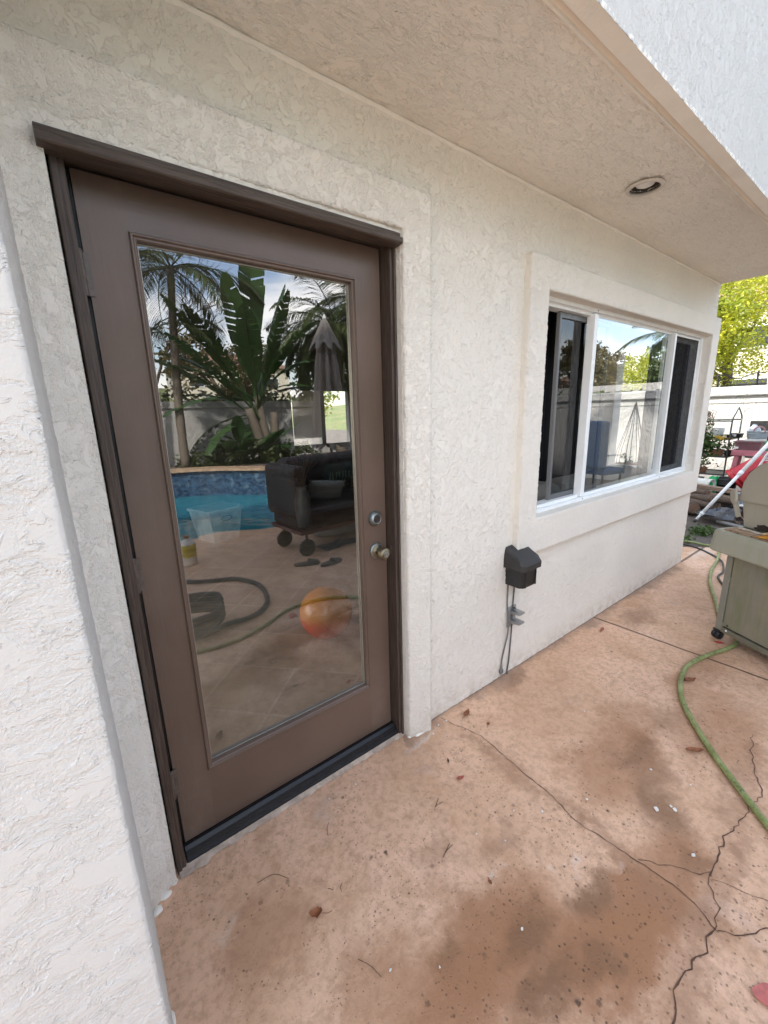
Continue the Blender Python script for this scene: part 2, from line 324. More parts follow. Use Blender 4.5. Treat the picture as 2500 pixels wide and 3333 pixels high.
near = spline([(-5.0,-4.4),(-2.5,-4.25),(-.5,-4.05),(.92,-3.99),(1.18,-4.1),(1.5,-4.08),(2.08,-3.82),(3.2,-3.95),(4.4,-4.6),(5.2,-5.6)], 5)
farc = spline([(5.2,-5.6),(4.6,-6.35),(3.5,-7.0),(2.63,-7.85),(1.69,-8.27),(0,-8.5),(-2.5,-8.5),(-5,-8.4)], 5)
def flat(name, outer, z, mat, hole=None, parent=None):
    bm = bmesh.new()
    def loop(p):
        vs = [bm.verts.new((q[0], q[1], z)) for q in p]; return [bm.edges.new((vs[i], vs[(i+1) % len(vs)])) for i in range(len(vs))]
    e = loop(outer) + (loop(hole) if hole else [])
    bmesh.ops.triangle_fill(bm, use_beauty=True, use_dissolve=False, edges=e)
    for f in bm.faces:
        if f.normal.z < 0: f.normal_flip()
    me = bpy.data.meshes.new(name); bm.to_mesh(me); bm.free(); me.materials.append(mat)
    o = bpy.data.objects.new(name, me); col.objects.link(o)
    if parent: o.parent = parent
    return o
pool_edge = [tuple(p) for p in near] + [tuple(p) for p in farc[1:]]
patio = flat('patio', [(-6.5,2),(4.98,2),(5.02,.6),(5.0,.16),(5.13,.02),(5.27,-.12),(5.35,-1),(5.9,-3),(6.3,-5.6),(6.3,-9.2),(-6.5,-9.2)], 0.0, M_PATIO, hole=pool_edge)
tag(patio, kind='structure')
ground = flat('ground', [(-300,-300),(300,-300),(300,300),(-300,300)], -.03, M_DIRT, hole=[(-5.6,-3),(4.9,-3),(5.6,-5),(5.6,-9),(-5.6,-9)])
tag(ground, kind='structure')

# cracks: jagged ribbons sunk into the concrete colour
M_CRACK = plain('crack_dirt', (.11,.06,.038), .95, .3, 40)
def crack(pts, w0, w1, seed, amp=.012):
    rng = random.Random(seed); P = [np.array(p+(0,), float) for p in pts]; q = []
    for a, b in zip(P[:-1], P[1:]):
        n = max(2, int(np.linalg.norm(b-a)/.018))
        for i in range(n): q.append(a+(b-a)*i/n)
    q.append(P[-1]); mb = MB(); v = []; k = len(q); off = 0
    for i, p in enumerate(q):
        d = q[min(i+1,k-1)]-q[max(i-1,0)]; d /= np.linalg.norm(d); nn = np.array([-d[1], d[0], 0])
        off = off*.72 + rng.uniform(-1,1)*amp*.55
        w = (w0+(w1-w0)*i/(k-1))*rng.uniform(.45,1.35)
        c = p+nn*off; v += [(c+nn*w/2)[:2].tolist()+[.0022], (c-nn*w/2)[:2].tolist()+[.0022]]
    mb.add(v, [(2*i, 2*i+1, 2*i+3, 2*i+2) for i in range(k-1)]); return mb
for i, (p, a, b, am) in enumerate([
    ([(1.17,-.02),(1.22,-.23),(1.20,-.44),(1.18,-.61),(1.16,-.75),(1.19,-.92),(1.19,-1.06),(1.155,-1.15)], .0022, .0036, .010),
    ([(2.19,-1.02),(2.10,-1.03),(1.95,-1.06),(1.81,-1.11),(1.58,-1.09),(1.43,-1.08),(1.31,-1.09),(1.23,-1.13),(1.15,-1.15),(.98,-1.13),(.89,-1.13),(.80,-1.12),(.7,-1.2)], .0028, .0048, .016),
    ([(1.19,-.92),(1.25,-1.0),(1.30,-1.06),(1.33,-1.085)], .002, .0026, .012),
    ([(1.155,-1.15),(1.20,-1.19),(1.29,-1.24),(1.45,-1.3),(1.6,-1.5)], .003, .003, .014),
    ([(1.31,-1.09),(1.34,-1.15),(1.38,-1.22),(1.5,-1.35)], .0022, .002, .010)]):
    crack(p, a, b, i+3, am).build('crack', M_CRACK, patio, fix=False)

# pool
def water_mat():
    t = NT('pool_water'); v = t.co(); n = t.noise(v, 3.0, 3, .5, .5); c = t.mix(t.ss(t.noise(v, .5, 2), .3, .7), (.012,.155,.22), (.03,.23,.29))
    t.bsdf(c, .04, n, .02, .5, Specular_IOR_Level=.5); return t.m
water = flat('pool_water', pool_edge, -.12, water_mat()); tag(water, kind='structure')
def tile_mat():
    t = NT('blue_mosaic_tile'); v = t.co(); vo = t.n('TexVoronoi', {'Vector': v, 'Scale': 26.0}); s = t.n('SeparateColor', {0: vo.outputs['Color']}).outputs[0]
    c = t.mix(s, (.006,.018,.05), (.05,.11,.19)); c = t.mix(t.ss(t.noise(v, 7, 4), .55, .7, 0, .6), c, (.16,.24,.30))
    t.bsdf(c, .18, vo.outputs['Distance'], .004, .6); return t.m
M_TILE = tile_mat(); M_COPING = plain('tan_coping_stone', (.38,.26,.17), .7, .25, 9, .003)
pw = empty('raised_pool_wall', (0,0,0), 0, 'raised dark blue mosaic pool wall with a tan coping, reflected in the door glass', 'pool wall')
def wallstrip(path, z0, z1, th):
    mb = MB(); k = len(path); v = []
    for i, p in enumerate(path):
        d = np.array(path[min(i+1,k-1)])-np.array(path[max(i-1,0)]); d = d/np.linalg.norm(d); nn = np.array([d[1], -d[0]])
        a = np.array(p)[:2]; b = a+nn*th
        v += [(a[0],a[1],z0),(a[0],a[1],z1),(b[0],b[1],z1),(b[0],b[1],z0)]
    mb.add(v, [(4*i+j, 4*i+(j+1) % 4, 4*i+4+(j+1) % 4, 4*i+4+j) for i in range(k-1) for j in range(4)] + [(0,1,2,3),(4*k-4,4*k-3,4*k-2,4*k-1)]); return mb
fp = [np.array(p) for p in farc]
wallstrip(fp, -.3, .40, .35).build('tile_wall', M_TILE, pw); 
wallstrip([p+np.array([0,.02]) for p in fp], .401, .45, .42).build('coping', M_COPING, pw)
wallstrip([np.array(p) for p in near], -.3, -.004, .2)  # inside edge of the near side
e = MB(); st = spline([(1.35,-4.35),(1.6,-4.28),(1.94,-4.12),(2.4,-3.98),(3.0,-4.05)], 6)
e.tube([(p[0],p[1],-.113) for p in st], .018, 6).build('step_edge', plain('white_plaster_edge', (.6,.66,.68), .6), pw)
npl = MB(); 
flat('planting_soil', [tuple(p+np.array([0,-.3])) for p in fp]+[(-5,-9.62),(8.99,-9.62),(8.99,-5.6)], .36, M_DIRT)['kind'] = 'structure'

# ------------------------------------------------------------------ the house
house = empty('house', (0,0,0), 0, 'cream stucco house with a brown glass door, sliding window and overhanging upper floor', 'house')
H = 2.459; XC = 4.475; YF = -.60
def axis_steps(a, b, step, marks=()):
    m = sorted({a, b, *[x for x in marks if a < x < b]}); o = []
    for p, q in zip(m[:-1], m[1:]):
        n = max(1, int(round((q-p)/step))); o += list(np.linspace(p, q, n, endpoint=False))
    return np.array(o+[b])
class Patch:
    def __init__(s): s.V = []; s.F = []; s.n = 0
    def grid(s, O, U, Vv, nu, nv, holes=()):
        """O + u*U + v*V with u, v given as coordinate arrays; faces look along U x V"""
        O, U, Vv = map(lambda q: np.array(q, float), (O,U,Vv)); u, v = np.asarray(nu), np.asarray(nv)
        uu, vv = np.meshgrid(u, v); P = O + uu[...,None]*U + vv[...,None]*Vv
        i = np.arange(len(u)*len(v)).reshape(len(v), len(u))
        F = np.stack([i[:-1,:-1], i[:-1,1:], i[1:,1:], i[1:,:-1]], -1)
        cu = (u[:-1]+u[1:])/2; cv = (v[:-1]+v[1:])/2; keep = np.ones((len(cv), len(cu)), bool)
        for a, b, c, d in holes: keep &= ~(((cu>a)&(cu<b))[None,:] & ((cv>c)&(cv<d))[:,None])
        s.V.append(P.reshape(-1,3)); s.F.append(F[keep]+s.n); s.n += len(u)*len(v); return s
    def quadgrid(s, a, b, c, d, nu, nv):
        """bilinear patch with corners a b c d (counter-clockwise seen from outside)"""
        a, b, c, d = map(lambda q: np.array(q, float), (a,b,c,d)); u = np.linspace(0,1,nu+1)[None,:,None]; v = np.linspace(0,1,nv+1)[:,None,None]
        P = (a*(1-u)+b*u)*(1-v) + (d*(1-u)+c*u)*v; i = np.arange((nu+1)*(nv+1)).reshape(nv+1, nu+1)
        s.V.append(P.reshape(-1,3)); s.F.append(np.stack([i[:-1,:-1], i[:-1,1:], i[1:,1:], i[1:,:-1]], -1).reshape(-1,4)+s.n); s.n += (nu+1)*(nv+1); return s
    def build(s, name, mat, parent=None, weld=True):
        V = np.concatenate(s.V); F = np.concatenate([f.reshape(-1,4) for f in s.F])
        if weld:
            key = np.round(V*20000).astype(np.int64); _, idx, inv = np.unique(key, axis=0, return_index=True, return_inverse=True)
            inv = inv.reshape(-1); V = V[idx]; F = inv[F]
        else:
            used, inv = np.unique(F, return_inverse=True); V = V[used]; F = inv.reshape(F.shape)
        used, inv = np.unique(F, return_inverse=True); V = V[used]; F = inv.reshape(F.shape)
        return np_mesh(name, V, F, mat, parent, True)
# main wall, with the door and window openings; the far corner turns onto the east side
DX0, DX1, DZ = -.046, .958, 2.10
WX0, WX1, WZ0, WZ1 = 1.868, 4.335, .902, 2.05
ux = axis_steps(-.16, XC, .0065, (DX0, DX1, WX0, WX1)); uz = axis_steps(.006, H, .0065, (DZ, WZ0, WZ1))
p = Patch().grid((0,0,0), (1,0,0), (0,0,1), ux, uz, [(DX0,DX1,-1,DZ),(WX0,WX1,WZ0,WZ1)])
p.grid((XC,0,0), (0,1,0), (0,0,1), axis_steps(0, .3, .02), uz)
wall = p.build('wall', M_WALL, house)
# wing wall on the left, flush with the upper floor, its narrow return side splayed by a degree
XA, XB = -.128, -.142
p = Patch(); z5 = axis_steps(-.002, 2.7, .005)
p.grid((0,YF,0), (1,0,0), (0,0,1), axis_steps(-.72, XB, .0042), axis_steps(0, 2.459, .0042))
n = int(2.459/.006); 
p.quadgrid((XB,YF,0), (XA,.0,0), (XA,0,2.459), (XB,YF,2.459), 90, len(axis_steps(0, 2.459, .0042))-1)
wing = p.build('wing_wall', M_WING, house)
MB().box(-3.0,YF,0, -.722,.3,2.459).build('wing_wall_end', M_SMOOTH, house)
# soffit, drip groove and upper floor wall
p = Patch(); XE = 4.50
p.grid((0,0,H), (0,-1,0), (1,0,0), axis_steps(0.0,.535,.0075), axis_steps(-.16, XE, .0075)); soff = p.build('soffit', M_SOFFIT, house)
g = MB(); 
g.prism([(-.535,H-.006),(-.535,H+.004),(-.547,H+.012),(-.556,H+.012),(-.560,H-.008),(-.563,H-.008),(-.606,H-.002),(-.606,H+.012),(-.599,H+.016),(-.599,H+.06),(-.530,H+.06),(-.530,H-.006)], -3.0, XE)
g.build('drip_edge', M_SMOOTH, house)
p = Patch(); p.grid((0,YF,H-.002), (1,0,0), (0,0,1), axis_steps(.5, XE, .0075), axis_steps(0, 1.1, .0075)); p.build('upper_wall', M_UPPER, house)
u = MB(); u.box(-3.0,YF+.004,H, .498,YF+.2,5.4); u.box(.498,YF+.004,H+1.1, XE,YF+.2,5.4); u.box(XE-.2,YF+.2,H+.02, XE-.001,6.2,5.4); u.box(-3.0,6.0,H+.02, XC-.001,6.2,5.4)
u.build('upper_wall_end', M_SMOOTH, house)
q = MB(); q.box(XE-.2,-.0005,H+.0005, XE,.3,H+.002); 
rf = MB(); rf.add([(-3.4,-1.1,5.4),(4.9,-1.1,5.4),(4.9,6.6,5.4),(-3.4,6.6,5.4),(-.2,2.7,7.0),(1.9,2.7,7.0)], [(0,1,5,4),(1,2,5),(2,3,4,5),(3,0,4),(3,2,1,0)])
rf.build('roof', plain('clay_roof_tile', (.30,.15,.09), .8, .3, 12, .01, 20), house)
MB().tube([(x, -.003+.0006*math.sin(x*31), H-.003+.0006*math.sin(x*23+1)) for x in np.linspace(-.16, XC, 160)], [.0085+.0008*math.sin(x*47)*math.sin(x*13) for x in np.linspace(-.16, XC, 160)], 8).build('joint_bead', M_SMOOTH, house, smooth=True)
# east side and interior shell
s = MB(); s.box(XC-.15,.3,0, XC,5.1,.9); s.box(XC-.15,.3,2.02, XC,5.1,H); s.box(XC-.15,.70,.9, XC,5.1,2.02); s.box(XC-.15,.3,.9, XC,.305,2.02)
s.build('side_wall', M_SMOOTH, house)
inn = MB(); 
for b in [(-1.2,.13,0, DX0,.15,H), (DX0,.13,DZ, DX1,.15,H), (DX1,.13,0, WX0,.15,H), (WX0,.13,0, WX1,.15,WZ0), (WX0,.13,WZ1, WX1,.15,H), (WX1,.13,0, XC-.151,.15,H),
          (-1.2,.151,0, -1.1,1.0,H), (-1.2,3.0,0, -1.1,4.999,H), (-1.2,1.001,2.15, -1.1,2.999,H), (-1.2,5.0,0, 2.92,5.1,H), (2.92,5.0,0, 4.30,5.1,1.0), (2.92,5.0,1.86, 4.30,5.1,H), (3.44,5.001,1.0, 3.52,5.099,1.86), (4.00,5.001,1.0, 4.10,5.099,1.86)]: inn.box(*b)  # gap in the left wall is added, out of view, to brighten the room
MB().box(-3.2,.31,H+.001, -1.2,6.0,H+.06).build('added_sun_shade', M_SMOOTH, house)  # unseen slab added to keep direct sun out of the left wall opening
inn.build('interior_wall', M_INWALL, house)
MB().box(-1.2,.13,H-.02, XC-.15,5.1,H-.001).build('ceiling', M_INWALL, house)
def floor_mat():
    t = NT('slate_floor_tile'); v = t.co((1,1,1), (0,0,R(47)), (.04,.06,0)); n = t.noise(v, 5.0, 6, .65); n2 = t.noise(v, 28.0, 5)
    b = t.n('TexBrick', {'Vector': v, 'Scale': 1.0, 'Mortar Size': .008, 'Brick Width': .38, 'Row Height': .38, 'Mortar Smooth': .2, 'Bias': 0.0}, offset=0.0)
    b.inputs['Color1'].default_value = (.52,.43,.31,1); b.inputs['Color2'].default_value = (.36,.32,.25,1); b.inputs['Mortar'].default_value = (.54,.47,.37,1)
    c = t.mix(t.ss(n, .35, .7, 0, .6), b.outputs['Color'], (.14,.13,.10)); c = t.mix(t.ss(n2, .4, .8, 0, .4), c, (.36,.33,.27))
    t.bsdf(c, .45, n, .003, .6); return t.m
flat('tile_floor', [(-1.1,.09),(XC-.16,.09),(XC-.16,5.0),(-1.1,5.0)], .046, floor_mat(), parent=house)

# stucco surround of the door
SL, SR, ST = XA-.006, 1.072, 2.242; fy = -.042
p = Patch(); st_ = .0055
def q(a,b,c,d,nu,nv): p.quadgrid(a,b,c,d,nu,nv)
IL, IR, IT = -.056, .966, 2.126          # inner edge
nz = 370; nw = 24; nx = 180
q((SL,-.042,0),(IL,.010,0),(IL,.004,IT),(SL,-.042,IT), 22, nz)            # left, flared into the wing wall
q((SL,-.042,IT),(IL,.004,IT),(IL,fy,ST),(SL,-.042,ST), 22, nw)
q((IL,.004,IT),(IR,-.016,IT),(IR,fy,ST),(IL,fy,ST), nx, nw)
q((IR,-.016,0),(SR,fy,0),(SR,fy,IT),(IR,-.016,IT), 20, nz)
q((IR,-.016,IT),(SR,fy,IT),(SR,fy,ST),(IR,fy,ST), 20, nw)
q((SR,fy,0),(SR,.012,0),(SR,.012,IT),(SR,fy,IT), 8, nz); q((SR,fy,IT),(SR,.012,IT),(SR,.012,ST),(SR,fy,ST), 8, nw)      # right edge
q((SL,-.042,ST),(IL,fy,ST),(IL,.012,ST),(SL,.012,ST), 22, 8); q((IL,fy,ST),(IR,fy,ST),(IR,.012,ST),(IL,.012,ST), nx, 8); q((IR,fy,ST),(SR,fy,ST),(SR,.012,ST),(IR,.012,ST), 20, 8)
# reveals
q((IL,.010,0),(IL+.012,.075,0),(IL+.012,.075,IT),(IL,.004,IT), 12, nz)
q((IR-.010,.075,0),(IR,-.016,0),(IR,-.016,IT),(IR-.010,.075,IT), 14, nz)
q((IL+.012,.075,IT),(IR-.010,.075,IT),(IR,-.016,IT),(IL,.004,IT), nx, 14)
p.build('door_surround', M_TRIM, house)
# window trim: band round the window, thicker sill
p = Patch(); TX0, TX1, TZ0, TZ1 = 1.722, XC+.012, .712, 2.182; ty = -.038
gx = axis_steps(TX0, TX1, .006, (WX0,WX1)); gz = axis_steps(TZ0, TZ1, .006, (WZ0,WZ1))
p.grid((0,ty,0), (1,0,0), (0,0,1), gx, gz, [(WX0,WX1,WZ0,WZ1)])
dep = axis_steps(ty, .012, .0065); rev = axis_steps(ty, .06, .0065)
p.grid((TX0,0,0), (0,-1,0), (0,0,1), -dep[::-1], gz)              # left edge looks to -x
p.grid((TX1,0,0), (0,1,0), (0,0,1), dep, gz)
p.grid((0,0,TZ1), (1,0,0), (0,1,0), gx, dep); p.grid((0,0,TZ0), (1,0,0), (0,-1,0), gx, -dep[::-1])
wz = gz[(gz>=WZ0-1e-9)&(gz<=WZ1+1e-9)]; wx = gx[(gx>=WX0-1e-9)&(gx<=WX1+1e-9)]
p.grid((WX0,0,0), (0,1,0), (0,0,1), rev, wz); p.grid((WX1,0,0), (0,-1,0), (0,0,1), -rev[::-1], wz)
p.grid((0,0,WZ0), (1,0,0), (0,1,0), wx, rev); p.grid((0,0,WZ1), (1,0,0), (0,-1,0), wx, -rev[::-1])
p.build('window_trim', M_TRIM, house)
MB().box(-.12,-.03,-.01, 1.07,.03,.012)   # (kept below the surround)

# door frame
df = MB(); df.box(-.039,.022,.0, -.0105,.13,2.09); df.box(-.039,.016,.0, -.024,.024,2.088)
df.build('door_jamb', M_FRAME, house, bevel=.003)
df = MB(); df.box(.932,.022,0, .953,.13,2.09); df.box(.944,.012,0, .953,.024,2.088); df.build('door_jamb', M_FRAME, house, bevel=.003)
hd = MB(); hd.prism([(.13,2.083),(.13,2.106),(-.014,2.106),(-.018,2.103),(-.018,2.092),(-.020,2.090),(-.030,2.087),(-.033,2.083),(-.033,2.071),(-.029,2.067),(-.012,2.064),(.02,2.064),(.02,2.083)], -.058, .950)
hd.build('head_moulding', M_FRAMEH, house, bevel=.0015)
th = MB(); th.prism([(.125,.0),(.125,.046),(.074,.046),(.068,.050),(.060,.050),(.055,.046),(.048,.040),(.045,.040),(.042,.030),(.036,.028),(.033,.020),(.028,.018),(.026,.006),(.026,0)], -.004, .932)
th.build('threshold', M_THRESH, house, bevel=.001)
mo = MB(); v = []
rng = random.Random(5)
for i in range(60):
    x = -.035+.99*i/59; v += [(x, .030, .013), (x, .010-rng.uniform(0,.008)-(.012 if i<6 else 0), .004+rng.uniform(0,.003))]
mo.add(v, [(2*i,2*i+1,2*i+3,2*i+2) for i in range(59)]); mo.build('mortar_strip', M_CONC, house)
# broken plaster foot at the wing corner and the right foot of the surround
def lump(cx, cy, rx, ry, rz, seed, z0=-.002):
    ft = MB()
    rg = random.Random(seed); prof = []; n = 11; v = []
    rx, ry, rz = rx*.8, ry*.8, rz*.6
    for j, (s_, z) in enumerate([(1,0),(.95,.35),(.72,.75),(.3,1.0)]):
        for k in range(n):
            a = 2*math.pi*k/n; w = rg.uniform(.78,1.15); v.append((cx+rx*s_*w*math.cos(a), cy+ry*s_*w*math.sin(a), z0+rz*z))
    f = [(j*n+k, j*n+(k+1) % n, (j+1)*n+(k+1) % n, (j+1)*n+k) for j in range(3) for k in range(n)]+[tuple(3*n+k for k in range(n))]
    ft.add(v, f); ft.build('plaster_foot', M_SMOOTH, house, smooth=True)
lump(-.115,-.052,.020,.024,.016,1); lump(-.085,-.022,.026,.018,.014,2); lump(-.055,.004,.018,.014,.012,3); lump(-.130,-.40,.012,.030,.020,4); lump(-.132,-.345,.010,.03,.012,5)
lump(1.02,-.030,.045,.012,.016,6); lump(.965,-.012,.014,.014,.014,7); lump(1.075,-.022,.012,.02,.02,8)

# the door leaf
DW, DB, DT, YD = .928, .048, 2.078, .078
LX0, LX1, LZ0, LZ1 = .108, .815, .289, 1.962
door = empty('door', (0,0,0)); door.parent = house
for a_, b_ in ((.003,LX0),(LX1,DW-.002)): MB().box(a_,YD,DB, b_,YD+.044,DT-.002).build('stile', M_BROWN, door)
for a_, b_ in ((DB,LZ0-.001),(LZ1+.001,DT-.002)): MB().box(LX0,YD,a_, LX1,YD+.044,b_).build('rail', M_RAIL, door)
lf = MB(); r_ = []
for ins, y in [(0,YD+.01),(0,YD-.004),(.003,YD-.0085),(.007,YD-.009),(.0105,YD-.003),(.014,YD-.003),(.017,YD-.0),(.017,YD+.016),(.006,YD+.03)]:
    r_.append(rect(LX0+ins, LX1-ins, LZ0+ins, LZ1-ins, y))
lf.rings(r_); lf.build('glass_frame', M_BROWN, door)
sp = MB(); sp.rings([rect(LX0+.0175,LX1-.0175,LZ0+.0175,LZ1-.0175,.0955), rect(LX0+.0215,LX1-.0215,LZ0+.0215,LZ1-.0215,.0955), rect(LX0+.0215,LX1-.0215,LZ0+.0215,LZ1-.0215,.112)])
sp.build('glazing_bead', plain('pale_spacer', (.45,.42,.37), .35, .1, metal=.4), door)
def pane(name, x0, x1, z0, z1, y, mat, parent): return MB().add(rect(x0,x1,z0,z1,y), [(0,1,2,3)]).build(name, mat, parent, fix=False)
pane('glass_pane', LX0+.012, LX1-.012, LZ0+.012, LZ1-.012, .0965, M_GLASS, door)
# lock and knob
kz, dz, kx, dx = .922, 1.064, .871, .868
k = MB(); k.lathe([(.0,0),(.0335,0),(.0335,.002),(.031,.006),(.026,.010),(.016,.012),(.013,.016),(.012,.030),(.015,.034),(.0235,.040),(.0265,.050),(.0260,.060),(.021,.067),(.0125,.0695),(.0,.0695)], (kx,YD,kz), (0,-1,0), 32)
ko = k.build('door_knob', M_BRASS2, door, smooth=True)
k = MB(); k.lathe([(0,0),(.0345,0),(.0345,.002),(.031,.008),(.029,.0085),(0,.0085)], (kx,YD-.0004,kz), (0,-1,0), 32); k.build('rosette', M_BRASS, ko, smooth=True)
k = MB(); k.lathe([(.0,.066),(.0115,.066),(.0115,.0715),(.009,.0715),(.0085,.0690),(0,.0690)], (kx,YD,kz), (0,-1,0), 24); k.box(kx-.001,YD-.0702,kz-.005,kx+.001,YD-.068,kz+.005); k.build('key_slot', M_STEEL, ko)
k = MB(); k.lathe([(0,0),(.0325,0),(.0325,.003),(.030,.010),(.0215,.020),(.0195,.021),(.0185,.019),(.0,.019)], (dx,YD,dz), (0,-1,0), 32); db = k.build('deadbolt', M_BRASS, door, smooth=True)
k = MB(); k.lathe([(0,.0185),(.017,.0185),(.017,.0205),(.0155,.021),(0,.0205)], (dx,YD,dz), (0,-1,0), 24); k.build('lock_cylinder', plain('dark_bronze', (.10,.09,.085), .4, .3, 80, metal=.8), db)
k = MB(); k.box(.9300,.045,kz-.022,.9330,.064,kz+.014); k.build('strike_plate', M_HINGE, door)
for hz in (1.845, 1.046, .303):
    h = MB(); h.lathe([(0,-.052),(.0072,-.052),(.0072,-.018),(.0064,-.017),(.0064,-.0155),(.0072,-.015),(.0072,.018),(.0064,.0185),(.0064,.0195),(.0072,.02),(.0072,.052),(.004,.055),(0,.055)], (-.0075,YD-.010,hz), (0,0,1), 12)
    h.box(-.006,YD-.004,hz-.05,.012,YD-.0012,hz+.05); h.build('hinge', M_HINGE, door)
MB().box(-.0100,YD+.012,DB-.02, .0025,YD+.05,DT).build('weather_strip', M_BLACK, door)
MB().box(.9285,YD+.010,DB+.03, .9315,YD+.05,DT).build('weather_strip', M_BLACK, door)

# sliding window
win = empty('window', (0,0,0)); win.parent = house
wf = MB(); fr = [(0,.020),(.0,.012),(.006,.008),(.024,.008),(.024,.030),(.026,.030),(.026,.034),(.040,.034),(.040,.10),(.0,.10)]
wf.rings([rect(WX0+.001+i, WX1-.001-i, WZ0+.001+i, WZ1-.001-i, y+.014) for i, y in fr], close=True); wf.build('window_frame', M_ALU, win, bevel=.001)
mu = MB(); mu.box(2.470,.0255,WZ0+.031, 2.512,.075,WZ1-.031); mu.build('mullion', M_ALU, win, bevel=.002)
mu = MB(); mu.box(3.722,.0255,WZ0+.031, 3.752,.075,WZ1-.031); mu.build('mullion', M_ALU, win, bevel=.002)
pane('glass_pane', 2.512,3.722,WZ0+.031,WZ1-.031,.052,M_WGLASS,win)
def sash(x0, x1, y, mat, pm):
    s_ = MB(); z0, z1 = WZ0+.042, WZ1-.042; w = .030
    s_.rings([rect(x0,x1,z0,z1,y+.02), rect(x0,x1,z0,z1,y), rect(x0+.004,x1-.004,z0+.004,z1-.004,y-.002), rect(x0+w-.008,x1-w+.008,z0+w,z1-w,y-.002), rect(x0+w-.008,x1-w+.008,z0+w,z1-w,y+.003), rect(x0+w,x1-w,z0+w,z1-w,y+.003), rect(x0+w,x1-w,z0+w,z1-w,y+.02)], close=True)
    o = s_.build('sash', mat, win, bevel=.001); pane('glass_pane', x0+w-.002, x1-w+.002, z0+w-.002, z1-w+.002, y+.010, pm, o); return o
sash(2.185, 2.79, .080, M_GREYALU, M_SGLASS)
sash(3.690, 4.292, .080, M_ALU, M_SGLASS)
sc_ = MB(); sc_.rings([rect(3.753,4.300,WZ0+.032,WZ1-.032,.046), rect(3.753,4.300,WZ0+.032,WZ1-.032,.040), rect(3.765,4.288,WZ0+.044,WZ1-.044,.040), rect(3.765,4.288,WZ0+.044,WZ1-.044,.046)], close=True)
so_ = sc_.build('screen_frame', M_ALU, win); pane('screen_mesh', 3.764,4.289,WZ0+.043,WZ1-.043,.043,M_SCREEN,so_)
for x in (2.49, 3.737):
    for z in (WZ1-.016, WZ0+.016): MB().lathe([(0,0),(.004,0),(.004,.0015),(0,.002)], (x,.022,z), (0,-1,0), 10).build('screw', M_BLKPL, win)

# recessed soffit light
lt = empty('recessed_light', (2.176,-.300,H), 0, 'round recessed ceiling light with a pale bulb, set in the soffit near the window', 'ceiling light')
MB().lathe([(.062,-.010),(.074,-.0105),(.078,-.007),(.078,-.001),(.062,-.001),(.062,-.010)], n=40).build('trim_ring', plain('cream_trim_ring', (.62,.58,.52), .5, .08), lt, smooth=True)
can = MB(); n = 36; can.rings([[(r*math.cos(2*math.pi*k/n), r*math.sin(2*math.pi*k/n), z) for k in range(n)] for r, z in [(.063,-.009),(.060,.03),(.056,.09),(.03,.10),(.002,.10)]])
can.build('can', plain('dark_baffle', (.06,.052,.045), .6, .2), lt, smooth=True)
MB().lathe([(0,-.004),(.018,-.002),(.036,.006),(.047,.022),(.048,.04),(.03,.08),(.02,.09),(0,.09)], n=28).build('bulb', plain('frosted_bulb', (.75,.74,.70), .4, .03), lt, smooth=True)
# cut the soffit where the can goes up
bm = bmesh.new(); bm.from_mesh(soff.data); bmesh.ops.delete(bm, geom=[f for f in bm.faces if (f.calc_center_median()-Vector((2.176,-.300,H))).length < .060], context='FACES'); bm.to_mesh(soff.data); bm.free()

# ------------------------------------------------------------------ things on the wall
bx = empty('power_box', (1.738,0,.62), 0, 'black plastic power box with a sloped lid on the stucco below the window corner', 'power box')
b = MB(); w = .088
def oct_(w, y0, z, c=.016): return [(-w,0,z),(w,0,z),(w,y0+c,z),(w-c,y0,z),(-w+c,y0,z),(-w,y0+c,z)]
b.rings([oct_(w-.030,-.095,-.055,.014), oct_(w-.022,-.11,-.050,.016), oct_(w-.016,-.115,.06,.018)]); b.add(oct_(w-.030,-.095,-.055,.014), [(0,1,2,3,4,5)])
bo = b.build('box_body', M_BLKPL, bx, bevel=.004)
for x in (-.052, .040): MB().box(x,-.1185,-.045, x+.005,-.114,.055).build('rib', M_BLKPL, bo)
b = MB(); o8 = lambda w_, y0, zf, zb, c: [(-w_,0,zb),(w_,0,zb),(w_,y0+c,zf+(zb-zf)*c/-y0),(w_-c,y0,zf),(-w_+c,y0,zf),(-w_,y0+c,zf+(zb-zf)*c/-y0)]
b.rings([o8(w-.012,-.118,.052,.052,.02), o8(w,-.130,.050,.050,.022), o8(w+.001,-.131,.082,.082,.022), o8(w-.004,-.124,.094,.150,.026), o8(w-.016,-.108,.104,.165,.026)]); b.add(o8(w-.016,-.108,.104,.165,.026), [(0,1,2,3,4,5)]); b.add(o8(w-.012,-.118,.052,.052,.02), [(0,1,2,3,4,5)])
b.build('lid', plain('sun_faded_black_plastic', (.030,.028,.027), .6, .3, 10, .001), bx, bevel=.004)
M_CORD = plain('grey_rubber_cord', (.16,.155,.15), .5, .15, 30)
c1 = empty('plug_cord', (1.70,0,.57), 0, 'grey cord with a loose two-prong plug hanging below the black power box', 'cord')
p1 = spline([(-.012,-.012,0),(-.012,-.012,-.12),(-.010,-.02,-.20),(-.010,-.022,-.29),(-.018,-.014,-.37),(-.036,-.012,-.44),(-.042,-.012,-.485)], 6)
MB().tube(p1, .0042, 8).build('cord', M_CORD, c1, smooth=True)
k = MB(); k.lathe([(0,.02),(.005,.02),(.0055,.004),(.007,.002),(.0075,-.012),(.014,-.022),(.0155,-.036),(.013,-.039),(0,-.039)], (-.042,-.013,-.495), (.02,0,1), 14, 1, .75); k.build('plug', M_CORD, c1, smooth=True)
for dx in (-.006,.006): MB().box(-.042+dx-.001,-.016,-.551, -.042+dx+.001,-.010,-.532).build('prong', M_STEEL, c1)
